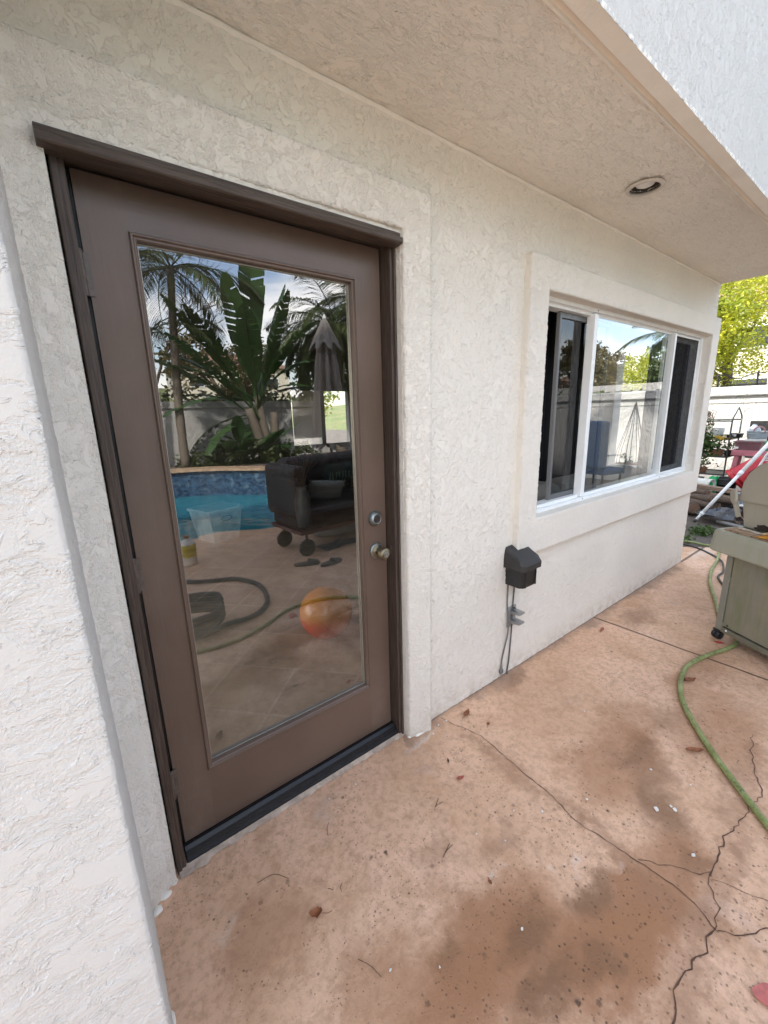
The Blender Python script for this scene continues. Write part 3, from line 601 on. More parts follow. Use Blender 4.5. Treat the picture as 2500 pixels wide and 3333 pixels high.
c2 = empty('ground_cable', (1.73,0,.57), 0, 'thin grey cable running from the black power box straight down into the patio edge', 'cable')
p2 = spline([(.014,-.014,0),(.012,-.012,-.10),(.001,-.016,-.20),(-.004,-.020,-.28),(.0,-.014,-.38),(-.004,-.012,-.48),(-.012,-.010,-.54),(-.016,-.012,-.568)], 6)
MB().tube(p2, .0042, 8).build('cable', plain('dark_cable', (.10,.10,.105), .5), c2, smooth=True)
o1 = empty('wall_outlet', (1.735,0,.36), 0, 'grey metal wall outlet with its two flap covers open, behind the cords', 'outlet')
MB().box(-.036,-.012,-.062, .036,-.004,.062).build('cover_plate', M_STEEL, o1, bevel=.002)
MB().lathe([(0,0),(.016,0),(.016,.004),(.013,.004),(.013,.001),(0,.001)], (.014,-.012,.034), (0,-1,0), 20).build('socket', M_BLKPL, o1)
for z in (.022, -.035):
    f = MB(); m_ = Matrix.Translation((.012,-.012,z)) @ Matrix.Rotation(R(-12),4,'X')
    f.rings([[m_ @ Vector(q) for q in r] for r in [[(-.025,-.058,-.008),(.025,-.058,-.008),(.025,-.058,.002),(-.025,-.058,.002)],[(-.025,0,-.006),(.025,0,-.006),(.025,0,.014),(-.025,0,.014)]]])
    f.add([m_ @ Vector(q) for q in [(-.025,-.058,-.008),(.025,-.058,-.008),(.025,-.058,.002),(-.025,-.058,.002),(-.008,-.058,.002),(.008,-.058,.002),(.008,-.004,.02),(-.008,-.004,.02)]], [(0,1,2,3),(4,5,6,7)])
    f.build('flap_cover', M_STEEL, o1, bevel=.0015)

# ------------------------------------------------------------------ hoses
def hose_mat():
    t = NT('faded_green_hose'); v = t.co(); n = t.noise(v, 60, 5, .7); n2 = t.noise(v, 9, 4)
    c = t.mix(t.ss(n2, .35, .65), (.22,.27,.09), (.33,.37,.16)); c = t.mix(t.ss(n, .50, .68, 0, .9), c, (.085,.085,.04)); c = t.mix(t.ss(t.noise(v, 4.0, 4), .55, .7, 0, .6), c, (.20,.19,.11)); c = t.mix(t.ss(t.noise(v, 25, 3), .6, .75, 0, .5), c, (.50,.50,.32))
    t.bsdf(c, .55, n, .001, .8); return t.m
hp = [(.20,-1.42),(.28,-1.28),(.40,-1.20),(.62,-1.18),(.85,-1.25),(1.08,-1.37),(1.33,-1.385),(1.53,-1.30),(1.66,-1.165),(1.77,-1.06),(1.92,-.925),(2.10,-.79),(2.21,-.725),(2.33,-.68),(2.44,-.655),(2.55,-.645),(2.67,-.660),(2.80,-.69),(2.94,-.735),(3.05,-.755),(3.15,-.735),(3.24,-.67),(3.40,-.585),(3.70,-.48),(4.06,-.35),(4.40,-.27),(4.74,-.225),(5.06,-.16),(5.24,-.10),(5.20,.01),(5.22,.12),(5.15,.32)]
gh = MB().tube([(p[0],p[1],.0135) for p in spline(hp, 9)], .0125, 10).build('garden_hose', hose_mat(), smooth=True)
tag(gh, 'faded green garden hose snaking across the patio and under the barbecue', 'hose')
bh = MB().tube([(p[0],p[1],.009+.012*math.exp(-((p[0]-4.7)/.12)**2)) for p in spline([(5.10,.30),(5.09,.18),(5.05,.02),(4.93,-.12),(4.84,-.20),(4.67,-.285),(4.45,-.345),(4.25,-.36),(4.0,-.52),(3.8,-.9)], 8)], .0085, 8).build('irrigation_pipe', M_BLKPL, smooth=True)
tag(bh, 'thin dark irrigation pipe curving over the patio joint past the house corner', 'pipe')

# ------------------------------------------------------------------ barbecue
def grill_mat(name, c, streak=.5):
    t = NT(name); v = t.co((1,1,.12)); n = t.noise(v, 26, 5, .65, .4); n2 = t.noise(t.co(), 5, 4); n3 = t.noise(t.co(), 70, 3)
    k = t.mix(t.ss(n, .40, .72, 0, streak), c, (c[0]*.78,c[1]*.88,c[2]*.62)); k = t.mix(t.ss(n2, .45, .75, 0, streak), k, (c[0]*1.22,c[1]*1.18,c[2]*1.02))
    k = t.mix(t.ss(t.noise(t.co(), 48, 5, .75), .69, .76, 0, .8*streak), k, (.55,.55,.50))
    t.bsdf(k, .42, n3, .0004, 1.0, Specular_IOR_Level=.4); return t.m
M_PAN = grill_mat('grimy_olive_panel', (.235,.222,.175), .9); M_POST = grill_mat('olive_grey_enamel', (.24,.235,.195), .25); M_HOOD = grill_mat('khaki_enamel', (.37,.335,.265), .25); M_SHELF = grill_mat('faded_olive_plastic', (.35,.345,.275), .4)
gr = empty('barbecue', (3.075,-.632,0), math.atan2(-.48,.88), 'khaki gas barbecue on castors with a grimy olive side panel', 'barbecue')
b = MB(); b.box(0,-.040,.066, .042,0,.66); b.build('corner_post', M_POST, gr, bevel=.003)
b = MB(); b.box(0,-.50,.066, .042,-.46,.66); b.build('corner_post', M_POST, gr, bevel=.003)
b = MB(); b.box(.003,-.459,.105, .020,-.0455,.655); pn = b.build('end_panel', M_PAN, gr, bevel=.002)
MB().box(.0022,-.0455,.40, .02,-.0395,.435).build('panel_tab', M_POST, gr); MB().box(.0022,-.0455,.085, .02,-.0395,.125).build('panel_tab', M_POST, gr)
MB().box(.012,-.46,.06, .04,-.0405,.655).build('slot_backing', M_BLACK, gr)
b = MB(); b.box(-.004,-.50,.062, .020,-.041,.096); b.build('bottom_rail', grill_mat('dark_olive_rail', (.17,.16,.12), .3), gr, bevel=.002)
for y,m_ in ((-.075,M_BLACK),): MB().lathe([(0,0),(.006,0),(.006,.001),(0,.001)], (.003,y,.118), (-1,0,0), 12).build('screw_hole', m_, gr)
MB().lathe([(0,0),(.007,0),(.006,.003),(0,.004)], (-.004,-.078,.086), (-1,0,0), 12).build('bolt', M_ALU, gr, smooth=True)
b = MB(); b.box(.021,-.50,.06, 1.00,-.46,.66); b.box(.98,-.459,.06, 1.0,-.041,.66); b.box(.043,-.03,.10, 1.0,-.012,.64); b.box(.043,-.459,.062, .979,-.04,.08); b.build('cabinet', M_POST, gr, bevel=.002)
def caster(x, y):
    c = MB(); c.box(x-.006,y-.012,.055, x+.030,y+.030,.066); c.box(x+.004,y+.001,.040,x+.020,y+.013,.058); o = c.build('castor', M_BLKPL, gr, bevel=.002)
    for s_ in (-1, 1):
        w_ = MB(); w_.lathe([(0,-.011),(.020,-.011),(.0255,-.009),(.0270,-.004),(.0270,.006),(.0245,.010),(.016,.0115),(.014,.009),(0,.009)], (x+.012,y+.007+s_*.013,.0272), (0,s_,0), 24); w_.build('wheel', M_BLKPL, o, smooth=True)
caster(0,-.022); caster(.002,-.485); caster(.95,-.022); caster(.95,-.485)
# side shelf: a thick apron with a raised rim
b = MB(); x0, x1, y0, y1 = -.118, .125, -.55, .040
def rr(ins, z, c=.035):
    a,b_,d,e_ = x0+ins, x1-ins*.2, y0+ins, y1-ins; return [(a+c,d,z),(b_,d,z),(b_,e_,z),(a+c,e_,z),(a+c*.3,e_-c*.3,z),(a,e_-c,z),(a,d+c,z),(a+c*.3,d+c*.3,z)]
b.rings([rr(.012,.612),rr(.004,.608),rr(0,.618),rr(.006,.705),rr(.012,.735),rr(.022,.742),rr(.034,.741),rr(.040,.732),rr(.10,.731)]); b.add(rr(.10,.731), [tuple(range(8))]); b.add(rr(.012,.612), [tuple(range(8))])
b.build('side_shelf', M_SHELF, gr, bevel=.003)
# firebox and hood
b = MB(); b.prism([(.030,.905),(.024,.86),(.0,.745),(-.43,.745),(-.455,.86),(-.46,.905)], .080, .90); b.build('firebox', M_HOOD, gr, bevel=.008)
hp_ = [(.004,.900),(.0,.93),(-.012,1.02),(-.040,1.085),(-.085,1.132),(-.14,1.160),(-.22,1.175),(-.32,1.165),(-.42,1.11),(-.49,1.02),(-.51,.93),(-.51,.900)]
hp_ = [(y+.046,z) for y,z in hp_]; b = MB(); b.prism(hp_, .063, .915); b.build('hood', M_HOOD, gr, bevel=.010)
b = MB(); b.bar((.2,-.545,.96),(.84,-.545,.96),.022); b.box(.22,-.54,.955,.24,-.5,.965); b.box(.80,-.54,.955,.82,-.5,.965); b.build('hood_handle', M_BLKPL, gr, bevel=.003)
b = MB(); b.lathe([(0,0),(.03,0),(.032,.006),(.026,.014),(0,.016)], (.055,.060,.925), (-1,.3,0), 16, 1.6, 1.0); b.bar((.055,.060,.91),(.07,.03,.80),.012,.03); b.build('hinge_bracket', M_HOOD, gr, bevel=.002)
rp = MB(); rg = random.Random(2); pts = [(.0785,-.13+.06*math.cos(a)*rg.uniform(.8,1.15),.757+.030*math.sin(a)*rg.uniform(.75,1.2)) for a in np.linspace(0,2*math.pi,18,endpoint=False)]
pts = [(x,y,max(z,.748)) for x,y,z in pts]; rp.add(pts, [tuple(range(18))]); rp.build('rust_hole', plain('rusted_hole', (.035,.022,.016), .95, .5, 60), gr, fix=False)
pts = [(.1342,-.12+.15*math.cos(a)*rg.uniform(.7,1.15),.79+.045*math.sin(a)*rg.uniform(.75,1.2)) for a in np.linspace(0,2*math.pi,18,endpoint=False)]
# board and packet lying on the shelf
GM = Matrix.Translation((3.075,-.632,0)) @ Matrix.Rotation(math.atan2(-.48,.88),4,'Z')
def wood_mat(name, c, c2, ax=(1,12,12)):
    t = NT(name); v = t.co(ax); n = t.noise(v, 9, 5, .65, .5); n2 = t.noise(t.co(), 14, 4)
    k = t.mix(t.ss(n, .35, .65), c, c2); k = t.mix(t.ss(n2, .55, .75, 0, .6), k, (c[0]*.45,c[1]*.4,c[2]*.4)); t.bsdf(k, .75, n, .003, .7); return t.m
bd = empty('weathered_board', tuple(GM @ Vector((0,-.11,.733))), math.atan2(-.48,.88), 'flaking brown board lying on the barbecue side shelf', 'board')
b = MB(); rg = random.Random(8); v = []; n = 16
e0 = [(-.060+.012*rg.uniform(-1,1), .10-.40*i/n) for i in range(n+1)]; e1 = [(.050+.010*rg.uniform(-1,1), .12-.42*i/n) for i in range(n+1)]
for (xa,ya),(xb,yb) in zip(e0,e1): v += [(xa,ya,0),(xa,ya,.010),(xb,yb,.011),(xb,yb,0)]
b.add(v, [(4*i+j,4*i+(j+1) % 4,4*i+4+(j+1) % 4,4*i+4+j) for i in range(n) for j in range(4)]+[(0,1,2,3),(4*n,4*n+1,4*n+2,4*n+3)])
b.build('panel', wood_mat('peeling_hardboard', (.30,.17,.10), (.42,.29,.19), (12,1,12)), bd)
b = MB(); v = []
for i in range(13): x = .022+.010*rg.uniform(-1,1); y = .09-.20*i/12; v += [(x,y,.0118),(x+.022+.012*rg.uniform(-1,1),y,.013)]
b.add(v, [(2*i,2*i+1,2*i+3,2*i+2) for i in range(12)]); b.build('peeling_edge', plain('pale_flake', (.68,.62,.50), .8, .2, 40), bd, fix=False)
b = MB(); v = []
for i in range(13): x = -.03+.010*rg.uniform(-1,1)+.02*i/12; y = .07-.30*i/12; v += [(x,y,.0112),(x+.014+.010*rg.uniform(-1,1),y,.0122)]
b.add(v, [(2*i,2*i+1,2*i+3,2*i+2) for i in range(12)]); b.build('peeling_edge', plain('tan_flake', (.50,.40,.28), .8, .2, 40), bd, fix=False)
pk = empty('snack_packet', tuple(GM @ Vector((.0,-.285,.7455))), math.atan2(-.48,.88)+.15, 'crumpled orange packet lying on the board on the barbecue shelf', 'packet')
b = MB(); g = 9; v = []
for i in range(g):
    for j in range(g): v.append(((j/(g-1)-.5)*.10,(i/(g-1)-.5)*.20, .014*math.sin(math.pi*i/(g-1))**.6*math.sin(math.pi*j/(g-1))**.6+rg.uniform(0,.004)))
b.add(v, [(i*g+j,i*g+j+1,i*g+g+j+1,i*g+g+j) for i in range(g-1) for j in range(g-1)]); b.build('wrapper', plain('orange_wrapper', (.62,.27,.03), .35, .3, 30), pk, smooth=True, fix=False)
b = MB()
for i in range(7):
    y = .085-.016*i; b.bar((.028,y,.0185),(-.012,y-.004*(i % 3),.021),.0035,.002)
b.build('print_mark', plain('yellow_print', (.80,.62,.16), .5), pk)

# ------------------------------------------------------------------ leaves, needles, chips on the patio
def leafm(L_, Wd, curl, mat, name, loc, rz, label, stem=.03, seed=0):
    rg = random.Random(seed); t = empty(name, (loc[0],loc[1],.004), rz, label, 'leaf', 'fallen leaves on the patio')
    b = MB(); n = 9; v = []
    for i in range(n):
        u = i/(n-1); w = Wd*math.sin(math.pi*min(1,u*.93+.05))**.8*rg.uniform(.8,1.1)/2; z = curl*(u-.5)**2*2+rg.uniform(0,.003)
        v += [(u*L_, w, z+curl*.7*rg.uniform(.5,1)), (u*L_, 0, z), (u*L_, -w, z+curl*.7*rg.uniform(.3,1))]
    b.add(v, [(3*i+j,3*i+j+1,3*i+j+4,3*i+j+3) for i in range(n-1) for j in range(2)]); b.build('blade', mat, t, smooth=True, fix=False)
    if stem: MB().tube(spline([(.003,0,.002),(-stem*.5,.003,.003),(-stem,-.002,.002)],4), .0009, 5).build('stalk', mat, t)
    return t
L1 = plain('dry_brown_leaf', (.23,.085,.035), .6, .35, 60, .001); L2 = plain('dull_red_leaf', (.36,.10,.07), .6, .25, 50, .001); L3 = plain('bright_red_leaf', (.45,.035,.02), .5, .25, 50); L4 = plain('pink_leaf', (.50,.14,.12), .6, .2, 40)
leafm(.040,.034,.014,L1,'dry_leaf',(.282,-.385),2.6,'curled brown leaf with a stalk lying alone in front of the door',.03,1)
leafm(.055,.030,.012,L1,'dry_leaf',(1.255,-.095),.3,'brown dried leaf beside the wall foot at the start of the long crack',.03,2)
leafm(.035,.018,.004,L2,'red_leaf',(.955,-.318),-.3,'flat dull red leaf on bare concrete right of the door',.0,3)
leafm(.075,.030,.012,L1,'dry_leaf',(1.90,-.905),2.4,'reddish brown leaf tucked against the inner side of the green hose',.03,4)
leafm(.070,.035,.010,L1,'dry_leaf',(2.40,-.675),-.6,'rust brown leaf lying across the bend of the green hose',.02,5)
leafm(.060,.028,.003,L3,'red_leaf',(2.995,-.655),-1.1,'bright red leaf on the patio touching the castor of the barbecue',.0,6)
leafm(.080,.060,.006,L4,'red_leaf',(1.06,-1.245),-.9,'pale pink leaf at the lower right edge of the picture near the branching crack',.0,7)
leafm(.050,.028,.010,L2,'red_leaf',(2.59,-.135),.2,'small orange red leaf on the patio below the window',.02,8)
leafm(.025,.010,.003,plain('dark_leaf_bit', (.06,.03,.02), .8),'leaf_scrap',(.99,-.24),.9,'tiny dark leaf scrap near the dull red leaf',.0,9)
leafm(.022,.014,.003,L1,'leaf_scrap',(1.30,-.205),.5,'tiny brown leaf scrap with a curved stalk between the crack and the wall',.02,10)
leafm(.022,.012,.004,L1,'leaf_scrap',(.745,-.66),1.2,'tiny rusty leaf scrap on the speckled concrete near the dark stains',.0,11)
M_NEED = plain('pine_needle', (.10,.055,.03), .8)
for i, (x, y, a, l, cv, lab) in enumerate([(.16,-.175,-.55,.10,.018,'long bent brown needle near the foot of the door'),(.33,-.335,-.9,.02,.0,'short brown needle between the door and the curled leaf'),(.42,-.185,1.0,.05,.004,'straight brown needle just below the door threshold'),(.305,-.545,-1.2,.075,.004,'slender dark needle below the curled brown leaf'),(.69,-.50,.15,.055,.003,'forked pair of dark needles in the middle of the patio'),(.80,-.35,-.1,.04,.002,'small needle above the forked pair of needles'),(.36,-.37,.9,.025,.004,'short needle right of the curled brown leaf')]):
    d = np.array([math.cos(a), math.sin(a)]); nn = np.array([-d[1], d[0]]); P = [(x,y,.003), tuple(np.array([x,y])+d*l*.5+nn*cv)+(.005,), tuple(np.array([x,y])+d*l)+(.003,)]
    b = MB().tube(spline(P,5), .0009, 5)
    if 'forked' in lab: b.tube(spline([(x,y,.003),(x+l*.9,y+.018,.004)],3), .0011, 5)
    tag(b.build('pine_needle', M_NEED), lab, 'needle', 'fallen needles on the patio')
M_CHIP = plain('white_paint_flake', (.75,.73,.68), .7, .08, 40)
rg = random.Random(12)
chip_spots = [(1.44,-.885,.018),(1.49,-.930,.016),(1.495,-.915,.011),(1.62,-.80,.011),(1.28,-.70,.009),(1.10,-.62,.009),(1.66,-.93,.007),(1.35,-1.03,.012),(.90,-.60,.006),(.84,-.52,.006),(1.02,-.55,.006),(.72,-.79,.008),(.47,-.70,.006),(.36,-.62,.006),(1.17,-.055,.012),(1.12,-.05,.009),(1.06,-.075,.008),(.62,-.07,.007),(.50,-.06,.006),(2.2,-.42,.009),(1.75,-.45,.006),(.25,-.70,.009)]
for x, y, s_ in chip_spots:
    b = MB(); n = 6; v = [(x+s_*rg.uniform(.35,.6)*math.cos(2*math.pi*k/n+x*9)*(1.5 if k % 3 == 0 else .8), y+s_*rg.uniform(.35,.6)*math.sin(2*math.pi*k/n+x*9), z) for z in (.003,.0055) for k in range(n)]
    b.add(v, [(k,(k+1) % n,n+(k+1) % n,n+k) for k in range(n)]+[tuple(range(n,2*n))]); tag(b.build('paint_flake', M_CHIP), 'small white paint flake lying on the salmon patio', 'paint flake', 'white paint flakes scattered on the patio')

# ------------------------------------------------------------------ foliage builders
def leaf_mat(name, c, c2, trans=.35, rough=.5):
    t = NT(name); v = t.co(); n = t.noise(v, 1.6, 3); n2 = t.noise(v, 23.0, 2)
    k = t.mix(t.ss(n, .35, .65), c, c2); k = t.mix(t.ss(n2, .4, .7, 0, .5), k, (c[0]*1.3,c[1]*1.25,c[2]*1.1))
    p = t.n('BsdfPrincipled', {'Base Color': k, 'Roughness': rough}); tr = t.n('BsdfTranslucent', {'Color': k}); m = t.n('MixShader', {0: trans})
    t.t.links.new(p.outputs[0], m.inputs[1]); t.t.links.new(tr.outputs[0], m.inputs[2]); t.t.links.new(m.outputs[0], t.out.inputs[0]); return t.m
M_BARK = wood_mat('grey_brown_bark', (.14,.105,.08), (.09,.07,.055), (12,12,2))
M_PALMBARK = wood_mat('palm_bark', (.17,.14,.11), (.10,.08,.06), (3,3,14))
M_YEL = leaf_mat('yellow_green_leaves', (.50,.50,.035), (.20,.28,.03), .42)
M_DGR = leaf_mat('dark_green_leaves', (.040,.065,.022), (.065,.085,.028), .25)
M_MGR = leaf_mat('mid_green_leaves', (.06,.10,.03), (.10,.13,.04), .3)
M_OLV = leaf_mat('olive_brown_leaves', (.11,.10,.035), (.15,.12,.05), .3)
M_PALM = leaf_mat('palm_leaves', (.05,.075,.028), (.085,.11,.04), .25)
M_BAN = leaf_mat('banana_leaves', (.035,.085,.025), (.055,.11,.03), .3, .35)
M_IVY = leaf_mat('garden_plant_leaves', (.05,.10,.022), (.09,.14,.03), .3)
M_TWIG = plain('dry_twig', (.10,.065,.04), .85, .3, 30)
def leaf_quads(P, size, rs, flat_=0.0):
    n = len(P); d = rs.normal(size=(n,3)); d[:,2] *= .6; d[:,2] -= .25; d /= np.linalg.norm(d,axis=1)[:,None]
    q = rs.normal(size=(n,3)); s = np.cross(d,q); s /= np.linalg.norm(s,axis=1)[:,None]; nn = np.cross(d,s)
    L_ = (size*rs.uniform(.65,1.3,n))[:,None]; w = L_*.27
    V = np.stack([P, P+d*L_*.5+s*w+nn*L_*.08, P+d*L_, P+d*L_*.5-s*w+nn*L_*.08],1).reshape(-1,3)
    F = np.arange(n*4).reshape(n,4); return V, F
def crown_points(blobs, n, rs, per=26, spread=.17):
    """leaves gathered in clumps that sit in the outer part of each blob"""
    out_ = []; tot = sum(b[3]*b[4]*b[5] for b in blobs)
    for (x,y,z,rx,ry,rz) in blobs:
        m = max(1, int(n*rx*ry*rz/tot/per)); d = rs.normal(size=(m,3)); d /= np.linalg.norm(d,axis=1)[:,None]
        r = rs.uniform(.25,1.0,m)**.45; c = np.array([x,y,z])+d*r[:,None]*np.array([rx,ry,rz])
        p = np.repeat(c,per,0)+rs.normal(size=(m*per,3))*spread*np.array([rx,ry,rz])*rs.uniform(.5,1.1,(m*per,1)); out_.append(p)
    return np.concatenate(out_)
def tree(name, loc, trunk_pts, limbs, blobs, n, size, mat, label, cat='tree', group=None, seed=0, r0=.12, per=26, spread=.17):
    rs = np.random.RandomState(seed); t = empty(name, loc, 0, label, cat, group); b = MB()
    m = len(trunk_pts); b.tube(spline(trunk_pts,4), list(np.linspace(r0, r0*.45, (m-1)*4+1)), 9)
    for l in limbs: k = (len(l)-1)*4+1; b.tube(spline(l,4), list(np.linspace(r0*.42, r0*.07, k)), 6)
    b.build('trunk', M_BARK, t, smooth=True)
    V, F = leaf_quads(crown_points(blobs, n, rs, per, spread), size, rs); np_mesh('crown', V, F, mat, t); return t
def auto_tree(name, loc, h, rad, n, size, mat, label, seed, zc=.62, group=None, cat='tree', r0=.14, per=26, nb=9):
    rg = random.Random(seed); blobs = []; limbs = []; top = (rg.uniform(-.2,.2)*rad, rg.uniform(-.2,.2)*rad, h*.72)
    tp = [(0,0,0),(rg.uniform(-.1,.1)*rad,rg.uniform(-.1,.1)*rad,h*.25),(rg.uniform(-.15,.15)*rad,rg.uniform(-.15,.15)*rad,h*.48),top]
    for k in range(nb):
        a = 2*math.pi*k/nb*1.6+rg.uniform(-.4,.4); q = rg.uniform(.25,.75)*rad; z = h*(zc+rg.uniform(-.22,.30)); c = (q*math.cos(a), q*math.sin(a), z)
        r = rad*rg.uniform(.30,.48); blobs.append((*c, r, r, r*.78)); s0 = tp[2] if z < h*.62 else tp[3]; s0 = (s0[0], s0[1], min(s0[2], z-.05*h))
        limbs.append([s0, ((s0[0]+c[0])*.45, (s0[1]+c[1])*.45, (s0[2]+c[2])*.5+.03*h), c, (c[0]*1.2, c[1]*1.2, c[2]+r*.5)])
    return tree(name, loc, tp, limbs, blobs, n, size, mat, label, cat, group, seed, r0, per)
def curve(base, az, el, L_, droop, n):
    p = np.array(base, float); o = [p.copy()]; t_ = []
    for i in range(n):
        e = el-droop*((i+.5)/n)**1.3; d = np.array([math.cos(az)*math.cos(e), math.sin(az)*math.cos(e), math.sin(e)]); t_.append(d); p = p+d*L_/n; o.append(p.copy())
    t_.append(t_[-1]); return o, t_
def frond(V, F, base, az, el, L_, droop, rg, nl=34, lw=.015, ll=.30, hang=.45):
    pts, tg = curve(base, az, el, L_, droop, 12); side = np.array([-math.sin(az), math.cos(az), 0])
    k = len(V)
    for i, p in enumerate(pts):
        w = .018*L_/2*(1-i/13)+.003; V += [p+side*w, p-side*w, p-np.array([0,0,w*1.5])]
    for i in range(12):
        for j in range(3): F.append((k+3*i+j, k+3*i+(j+1) % 3, k+3*i+3+(j+1) % 3, k+3*i+3+j))
    for q in range(nl):
        t = .12+.87*q/nl; f = t*12; i = min(11,int(f)); p = pts[i]+(pts[i+1]-pts[i])*(f-i); d = tg[i]
        l = ll*L_*math.sin(math.pi*(.12+.86*t))**.7*rg.uniform(.8,1.1)
        for s in (1,-1):
            v = side*s*.75+d*.62+np.array([0,0,-hang*.35+rg.uniform(-.12,.12)]); v /= np.linalg.norm(v)
            a = p+v*l*.5; v2 = v+np.array([0,0,-hang]); v2 /= np.linalg.norm(v2); e = a+v2*l*.5; u = np.cross(v, [0,0,1]); u = u/np.linalg.norm(u)*lw*L_*.5
            k = len(V); V += [p+u*.5, p-u*.5, a-u, a+u, e+u*.08, e-u*.08]; F += [(k,k+1,k+2,k+3),(k+3,k+2,k+5,k+4)]
def palm(name, loc, trunk, r0, nf, L_, label, seed, el=(.0,1.35), droop=(1.2,2.0), mat=None, nl=34, group=None, skirt=0):
    rg = random.Random(seed); t = empty(name, loc, 0, label, 'palm tree', group); b = MB(); sp = spline(trunk, 6); k = len(sp)
    b.tube(sp, [r0*(1.15-.35*i/k)*(1+.05*((i*7) % 3-1)) for i in range(k)], 10); b.build('trunk', M_PALMBARK, t, smooth=True)
    V, F = [], []
    for i in range(nf):
        az_ = i*2.399+rg.uniform(-.25,.25); u = (i+.5)/nf; e = el[1]+(el[0]-el[1])*u**.8
        frond(V, F, trunk[-1], az_, e, L_*rg.uniform(.8,1.08), rg.uniform(*droop), rg, nl)
    np_mesh('crown', V, F, mat or M_PALM, t); return t
def blade(V, F, base, az, el, L_, W_, droop, rg, pet=.28, tears=.25, fold=.30, n=20):
    pts, tg = curve(base, az, el, L_, droop, n); side = np.array([-math.sin(az), math.cos(az), 0])
    k = len(V)
    for i, p in enumerate(pts):
        w = .02*L_/2*(1-.8*i/n)+.004; V += [p+side*w, p-side*w, p-np.array([0,0,w*1.6])]
    for i in range(n):
        for j in range(3): F.append((k+3*i+j, k+3*i+(j+1) % 3, k+3*i+3+(j+1) % 3, k+3*i+3+j))
    i0 = int(pet*n)
    for s in (1,-1):
        for i in range(i0, n):
            def wd(j): u = (j-i0)/(n-i0); return W_*.5*max(.02, math.sin(math.pi*min(1,u*.96+.03))**.55)
            nv = np.cross(side, tg[i]); o = side*s; gap = .80 if rg.random() < tears else 1.0; dr = rg.uniform(-.08,.05)-(0.18 if gap < 1 else 0)
            a, b_ = pts[i], pts[i]+(pts[i+1]-pts[i])*gap
            ea = a+o*wd(i)+nv*abs(fold+dr)*wd(i)*np.sign(fold+dr)+tg[i]*wd(i)*.35; eb = b_+o*wd(i+gap)+nv*(fold+dr)*wd(i+gap)+tg[i]*wd(i+gap)*.35
            k = len(V); V += [a, b_, eb, ea]; F.append((k,k+1,k+2,k+3))

# ------------------------------------------------------------------ the back yard to the right
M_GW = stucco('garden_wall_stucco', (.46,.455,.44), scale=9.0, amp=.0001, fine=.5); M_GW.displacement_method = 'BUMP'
for nd in M_GW.node_tree.nodes:
    if nd.type == 'DISPLACEMENT': nd.inputs['Scale'].default_value = .012
gw = empty('garden_wall', (9,0,0), 0, 'white stucco garden wall with a capped top behind the junk and the barbecue', 'garden wall')
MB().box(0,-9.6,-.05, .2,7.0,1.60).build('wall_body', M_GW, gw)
cp = MB(); cp.prism([(0,0)]*0 or [(-.035,1.601),(-.05,1.62),(-.05,1.735),(-.035,1.757),(.235,1.757),(.25,1.735),(.25,1.62),(.235,1.601)], -7.0, 9.6)
co = cp.build('cap', M_GW, gw); co.matrix_basis = Matrix.Rotation(R(-90),4,'Z') @ Matrix.Identity(4)
co.data.transform(Matrix.Identity(4))
ml = MB(); ml.box(-.012,-9.6,1.49, -.0005,7.0,1.505); ml.build('moulding', M_GW, gw)
gw2 = empty('garden_wall', (0,-9.6,0), 0, 'shaded white stucco garden wall beyond the pool, seen reflected in the door', 'garden wall')
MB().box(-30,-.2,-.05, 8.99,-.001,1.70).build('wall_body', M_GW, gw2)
MB().box(-30,-.25,1.701, 8.94,.05,1.86).build('cap', M_GW, gw2, bevel=.012)

# plant rack
M_RACK = plain('dark_green_grey_steel', (.055,.068,.068), .5, .2, 30)
rk = empty('plant_rack', (8.0,.58,0), 0, 'dark metal plant rack with gabled ends standing against the white garden wall', 'plant rack')
for y0 in (0.0, .56):
    b = MB(); b.tube(spline([(0,y0,0),(0,y0,.6),(0,y0,1.16),(.005,y0,1.21)],3), .011, 8); b.tube(spline([(.5,y0,0),(.5,y0,.6),(.5,y0,1.2),(.495,y0,1.26)],3), .011, 8)
    b.tube([(.005,y0,1.21),(.03,y0,1.27),(.25,y0,1.42),(.47,y0,1.30),(.495,y0,1.26)], .010, 8); b.build('end_frame', M_RACK, rk, smooth=True)
for z in (.40,.68,.95,1.225):
    MB().tube([(0,-.005,z),(0,.565,z)], .010, 8).build('rail', M_RACK, rk, smooth=True); MB().tube([(.5,-.005,z+.01),(.5,.565,z+.01)], .010, 8).build('rail', M_RACK, rk, smooth=True)
    if z < 1.2:
        b = MB(); b.box(-.01,-.01,z-.012,.51,.57,z-.002)
        b.build('shelf', M_RACK, rk, bevel=.003)
def dish(name, loc, r, h, mat, label, cat, taper=.8, sx=1, sy=1, rim=.006, extra=None, axis=(0,0,1), n=28):
    t = empty(name, loc, 0, label, cat); b = MB(); w = .05*r+.002
    b.lathe([(0,0),(r*taper*.97,0),(r*taper,.004),(r*.985,h-.02*r),(r+rim,h-.02*r),(r+rim,h),(r-w,h),(r*taper-w,.02*h+.004),(0,.02*h+.004)], (0,0,0), axis, n, sx, sy); b.build('shell', mat, t, smooth=False, bevel=.001)
    for p in t.children:
        for f in p.data.polygons: f.use_smooth = True
    return t
M_WPL = plain('white_plastic', (.72,.74,.74), .45, .08, 12); M_TERRA = plain('terracotta', (.30,.15,.09), .8, .25, 18, .001); M_GRYPL = plain('blue_grey_plastic', (.27,.32,.36), .5, .12, 14)
tb = dish('white_bucket', (8.25,.80,.951), .085, .16, M_WPL, 'ribbed white bucket on the upper shelf of the plant rack', 'bucket')
b = MB()
for z in (.09,.11,.13): b.lathe([(.083,z),(.0895,z+.004),(.083,z+.008)], n=28)
b.build('hoop', M_WPL, tb, smooth=True)
